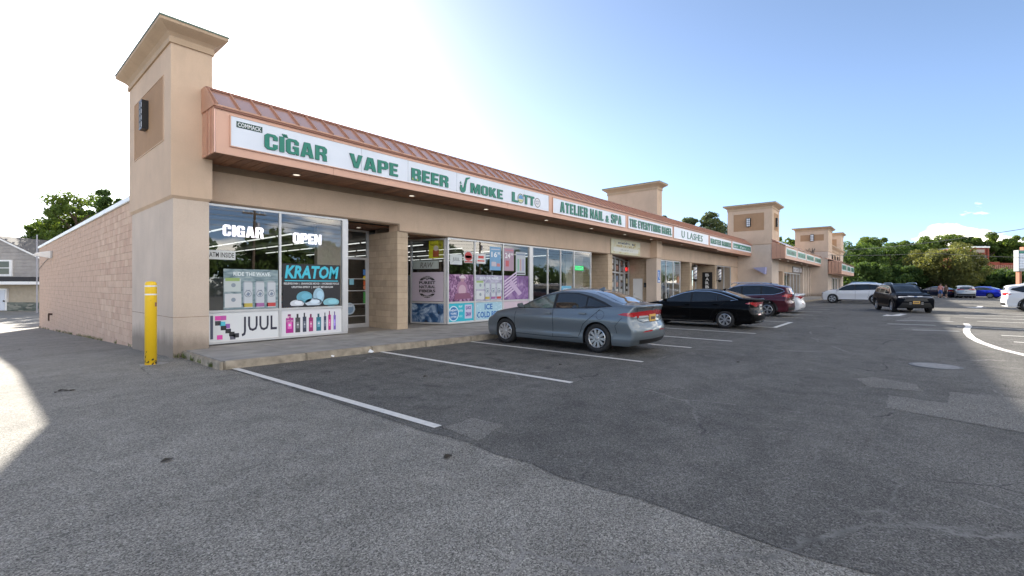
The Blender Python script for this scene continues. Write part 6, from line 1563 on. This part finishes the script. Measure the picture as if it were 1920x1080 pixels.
mass('distant_wood', [(p, 150 + (p * 3) % 14, 13.5 - abs(1760 - p) * .006) for p in range(1580, 2050, 7)], 70000, .5, LEAF, 12, 6, 'distant green wood on the skyline')
rs_=np.random.default_rng(44); cs_=[np.array([x, -52+rs_.uniform(-4,4), rs_.uniform(.3,6.2)]) for x in np.linspace(-60,190,240)]
o_=link('roadside_wood', quad_mesh('roadside_wood', leaf_cloud(rs_, cs_, [2.6]*240, 30000, .5), LEAF_D)); tag(o_, 'dark belt of trees across the street, reflected in the shop glass', 'foliage', kind='stuff')
mass('distant_wood', [(p, 130 + (p * 3) % 14, 9) for p in range(1400, 1580, 9)], 16000, .5, LEAF, 12, 7, 'green wood glimpsed behind the shop roofs')
# grass verge under the wood
vx = [at(1560, 92), at(2100, 92), at(2400, 240), at(1400, 240)]
sheet('grass_verge', vx, .02, M('grass_ground', (.05, .07, .025), .95, var=.4, vscale=1.0))
# brick building across the lot
bb = empty('brick_building', (0, 0, 0), 0, 'red and cream commercial building with square tower behind the trees', 'building')
def VF(z, px0):   # frame facing the camera at depth z
    O = Vector((*at(960, z), 0)); u = Vector((s_, -c_, 0)); n = Vector((-c_, -s_, 0)); return Frame(O, u, n)
Fb = VF(118, 0); K = 118 / 867
X_ = lambda px: (px - 960) * K
Z_ = lambda py: 1.58 + (535 - py) * K
BR = M('far_brick', (.28, .065, .04), .9, var=.1, vscale=1); CRM = M('far_cream', (.40, .33, .28), .9, var=.1, vscale=1)
def bbx(a0, a1, b0, b1, d0, d1, mat, nm): return MB().fbox(Fb, X_(a0), X_(a1), Z_(b1), Z_(b0), d0, d1).build(nm, mat, bb)
bbx(1817, 1850, 478, 546, -8, 0, CRM, 'tower'); bbx(1816, 1851, 465, 478, -8, .3, BR, 'brick_band'); bbx(1815, 1852, 462, 465, -8.3, .6, COPING, 'coping')
bbx(1821, 1843, 468, 474, .3, .45, CRM, 'panel'); bbx(1848, 1851, 462, 513, .3, .5, BR, 'pilaster'); bbx(1806, 1817, 465, 545, -8, -.8, BR, 'wall')
bbx(1851, 1906, 500, 545, -10, -1.0, CRM, 'wall'); bbx(1851, 1878, 491, 498, -10, -.4, BR, 'parapet'); bbx(1879, 1906, 493, 499, -10, -.4, BR, 'parapet')
bbx(1851, 1906, 498, 500.2, -10, -.2, COPING, 'coping')
for k in range(14): bbx(1852 + k * 3.8, 1854.4 + k * 3.8, 497, 504, -.3, .3, M('awning_terracotta', (.42, .20, .14), .8), 'awning_stripe')
for k in range(4):
    w = bbx(1880 + k * 6, 1885 + k * 6, 509, 515, -1.0, -.7, M('far_frame', (.5, .55, .6), .6), 'window'); bbx(1880 + k * 6, 1885 + k * 6, 519, 528, -1.0, -.7, M('far_glass', (.10, .16, .2), .2), 'window')
for px in (1874, 1892): bbx(px, px + 1.6, 500, 545, -.4, 0, CRM, 'column')
# pylon sign
ps = empty('pylon_sign', (0, 0, 0), 0, 'tall tenant pylon sign with stacked pale panels on a brick post', 'sign')
Fp = VF(70, 0); Kp = 70 / 867; Xp = lambda px: (px - 960) * Kp; Zp = lambda py: 1.58 + (535 - py) * Kp
MB().fbox(Fp, Xp(1911.5), Xp(1916), 0, Zp(508), -.5, 0).build('post', M('post_red', (.36, .15, .09), .8), ps); MB().fbox(Fp, Xp(1930), Xp(1935), 0, Zp(508), -.5, 0).build('post', M('post_red', (.36, .15, .09), .8), ps)
MB().fbox(Fp, Xp(1908.6), Xp(1940), Zp(508.5), Zp(469), -.6, .1).build('cabinet', M('sign_frame_grey', (.35, .36, .36), .6), ps)
for k in range(7):
    q = MB().fbox(Fp, Xp(1909.6), Xp(1939), Zp(475 + k * 4.7), Zp(471 + k * 4.7), .1, .18).build('tenant_panel', SIGNG if k == 0 else SIGNW, ps)
MB().fbox(Fp, Xp(1919), Xp(1930), Zp(469), Zp(463), -.5, .05).build('crown', M('post_red', (.36, .15, .09), .8), ps)
# ------------------------------------------------------------------ house on the left
hs = empty('grey_house', (0, 0, 0), 0, 'grey shingled two storey house with white trimmed gable and stone base', 'house')
zh = 50; Fh = VF(zh, 0); Kh = zh / 867; Xh = lambda px: (px - 960) * Kh; Zh = lambda py: 1.58 + (535 - py) * Kh
SIDING = M('shingle_grey', (.33, .31, .30), .85, var=.15, vscale=1.5); TAN = M('siding_tan', (.42, .36, .28), .85, var=.1)
gable = [(-64, 583), (72, 583), (72, 481), (0, 447), (-4, 445), (-64, 478)]
mb = MB(); A_ = [Fh(Xh(a), Zh(b), -.25) for a, b in ((-90, 522), (74, 522), (74, 482), (-6, 444), (-90, 484))]; B_ = [Fh(Xh(a), Zh(b), -9) for a, b in ((-90, 522), (74, 522), (74, 482), (-6, 444), (-90, 484))]
n = 5; mb.add(A_ + B_, [(0, 1, 2, 3, 4), (9, 8, 7, 6, 5)] + [(i, i + 5, (i + 1) % 5 + 5, (i + 1) % 5) for i in range(5)]); mb.build('upper_wall', SIDING, hs)
for k in range(11):
    b = 519 - k * 6.6; a1 = 73.5 if b > 484 else 73.5 - (484 - b) * 2.05
    if a1 > -60: MB().fbox(Fh, Xh(-60), Xh(a1), Zh(b), Zh(b - 6.2), -.25, -.19 - .0).build('shingle_course', SIDING, hs)
MB().fbox(Fh, Xh(-90), Xh(79), Zh(567), Zh(533), -8, -.3).build('lower_wall', TAN, hs)
def mk_stone():
    m, nt, b = newmat('stone_veneer'); p = scaled(nt, objco(nt, True), (1, 1, 3.2)); v = node(nt, 'ShaderNodeTexVoronoi', {'Vector': p, 'Scale': 2.2}).outputs
    nt.links.new(ramp(nt, node(nt, 'ShaderNodeSeparateColor', {0: v['Color']}).outputs[0], [(0, (.07, .085, .075)), (.6, (.15, .17, .15)), (1, (.26, .26, .23))]), b.inputs['Base Color']); b.inputs['Roughness'].default_value = .9
    bump(nt, b, v['Distance'], .6, .05); return m
MB().fbox(Fh, Xh(-90), Xh(79), -1.3, Zh(567), -8, -.12).build('stone_base', mk_stone(), hs)
MB().fbox(Fh, Xh(-90), Xh(79), Zh(528), Zh(519.5), -.3, 1.2).build('lower_roof', M('shingle_dark', (.035, .035, .04), .9), hs)
MB().fbox(Fh, Xh(-90), Xh(79), Zh(533.5), Zh(528), -.3, 1.32).build('gutter', WHITE, hs)
rb = lambda p, q, t, d1, nm, mt: MB().add([Fh(Xh(p[0]), Zh(p[1]), d1), Fh(Xh(q[0]), Zh(q[1]), d1), Fh(Xh(q[0]), Zh(q[1] - t), d1), Fh(Xh(p[0]), Zh(p[1] - t), d1), Fh(Xh(p[0]), Zh(p[1]), -9.3), Fh(Xh(q[0]), Zh(q[1]), -9.3), Fh(Xh(q[0]), Zh(q[1] - t), -9.3), Fh(Xh(p[0]), Zh(p[1] - t), -9.3)],
    [(0, 1, 2, 3), (7, 6, 5, 4), (0, 4, 5, 1), (1, 5, 6, 2), (2, 6, 7, 3), (3, 7, 4, 0)]).build(nm, mt, hs)
rb((-6, 446), (77, 485.5), 3.0, .15, 'rake_board', WHITE); rb((-90, 486), (-6, 446), 3.0, .15, 'rake_board', WHITE)
rb((-6, 443), (77, 482.5), 1.6, .1, 'roof', M('roof_grey', (.16, .15, .14), .9)); rb((-90, 483), (-6, 443), 1.6, .1, 'roof', M('roof_grey', (.16, .15, .14), .9))
MB().add([Fh(Xh(a), Zh(b), d) for a, b, d in ((18, 456, -9.5), (92, 458, -9.5), (110, 492, -3), (60, 484, -3))], [(0, 1, 2, 3)]).build('rear_roof', M('roof_tan', (.24, .19, .14), .9, var=.2), hs)
w = MB().fbox(Fh, Xh(-16), Xh(21), Zh(518), Zh(487), -.19, -.06).build('window', WHITE, hs)
MB().fbox(Fh, Xh(-12), Xh(16), Zh(514), Zh(503), -.06, -.04).build('pane', M('house_glass', (.10, .11, .09), .1), w); MB().fbox(Fh, Xh(-12), Xh(16), Zh(501.5), Zh(490), -.06, -.04).build('pane', M('house_glass', (.10, .11, .09), .1), w)
d_ = MB().fbox(Fh, Xh(-10), Xh(11), -1.15, Zh(541), -.3, -.08).build('door', WHITE, hs); MB().fbox(Fh, Xh(-7), Xh(8), -1.1, Zh(544), -.08, -.03).build('door_leaf', M('door_pale', (.62, .66, .74), .5), d_)
MB().fbox(Fh, Xh(7), Xh(8.4), Zh(566), Zh(563), -.03, .08).build('handle', BLACK, d_)
# pole and downpipe by the house
up = empty('utility_mast', (*at(69.5, 46), -1.2), 0, 'thin grey service mast standing at the far corner of the block wall', 'mast')
MB().tube((0, 0, 0), (0, 0, th(440, 46) + 1.2), .055).build('pole', M('galvanised', (.32, .32, .36), .5, .3), up)
MB().path([(0, -.02, th(443, 46) + 1.2), (-.5, .3, th(446, 46) + 1.2)], .03).build('weatherhead', BLACK, up)
def wire(name, pts, r, label, sag=0.0, n=16):
    P_ = []
    for a, b in zip(pts, pts[1:]):
        a, b = Vector(a), Vector(b)
        for i in range(n): t = i / n; q = a.lerp(b, t); q.z -= sag * 4 * t * (1 - t); P_.append(q)
    P_.append(Vector(pts[-1])); return tag(MB().path(P_, r, 5).build(name, BLACK), label, 'cable')
wa, wb_ = at(1590, 95), at(2100, 40)
wire('overhead_wire', [(*at(1575, 74), 6.2), (*wa, th(468, 95)), (*wb_, th(398, 40))], .035, 'upper overhead wire rising to the right across the sky', .6)
wire('overhead_wire', [(*at(1553, 60), th(478, 60)), (*at(1740, 74), th(474, 74)), (*at(2100, 50), th(486, 50))], .028, 'lower sagging wire crossing in front of the trees', .2)
wire('overhead_wire', [(72.3, 9.6, 5.9), (60, 9.0, 5.6), (60, 8.9, 5.45)], .03, 'short service wire from the tower wall towards the canopy', .35)
cl = empty('service_drop', (72.3, 9.3, 5.6), 0, 'tangle of service cables looped on the second square tower', 'cables')
r = random.Random(2)
for k in range(7):
    pts = [(-.1 - .08 * k, r.uniform(-1.0, .9), r.uniform(-.3, .9)) for _ in range(4)]; P_ = []
    for i in range(len(pts) - 1):
        a, b = Vector(pts[i]), Vector(pts[i + 1])
        for t in np.linspace(0, 1, 6): q = a.lerp(b, t); q.z -= .35 * 4 * t * (1 - t); P_.append(q)
    MB().path(P_, .022, 5).build('cable', BLACK, cl)
# ------------------------------------------------------------------ across the street, behind the camera (seen in the glass)
for k, (x, y, H, rx) in enumerate([(8, -40, 9, 4.5), (17, -42, 8.5, 5), (27, -40, 10, 5), (38, -44, 9, 5.5), (50, -42, 11, 6), (64, -46, 10, 6), (80, -44, 10, 6), (0, -44, 9, 5), (14, -30, 7.5, 3.2)]):
    tree(x, y, H, rx, 200 + k, ['bushy tree across the street opposite the ' + ('first shop window', 'entry door', 'long window bay', 'nail salon', 'bagel shop', 'barber shop', 'square tower', 'side wall corner')[k] + ', reflected in glass'][0] if k < 8 else 'small round tree nearest across the street, reflected in the shop glass', LEAF_D if k % 2 else LEAF, 0, .2, 6000, .3, 'round', 'trees across the street reflected in the glass')
def upole(x, y, H, label):
    o = empty('utility_pole', (x, y, 0), 0, label, 'utility pole')
    MB().tube((0, 0, 0), (.25, 0, H), .17, .11, 10).build('pole', BARK, o); MB().box(-.9, 1.3, -.06, .06, H - .7, H - .55).build('crossarm', BARK, o)
    MB().tube((.55, 0, H - 2.3), (.55, 0, H - 1.5), .2, .2, 10).build('transformer', M('galvanised', (.32, .32, .36), .5, .3), o)
    for q in (-.8, -.3, .7, 1.2): MB().tube((q, 0, H - .55), (q, 0, H - .35), .05, .03, 6).build('insulator', WHITE, o)
upole(18.5, -25, 9.4, 'wooden utility pole across the street, mirrored in the first shop window')
upole(52, -26, 9.4, 'wooden utility pole mirrored in the nail salon panes')
for k in range(5): wire('street_wire', [(-60, -25, 9.2 - k * .5), (18.7, -25, 8.9 - k * .5), (52, -26, 8.9 - k * .5), (120, -28, 9.2 - k * .5)], .03, 'street wire %s of five mirrored in the shop glass' % ('topmost', 'second from top', 'middle', 'second from bottom', 'lowest')[k], .5)
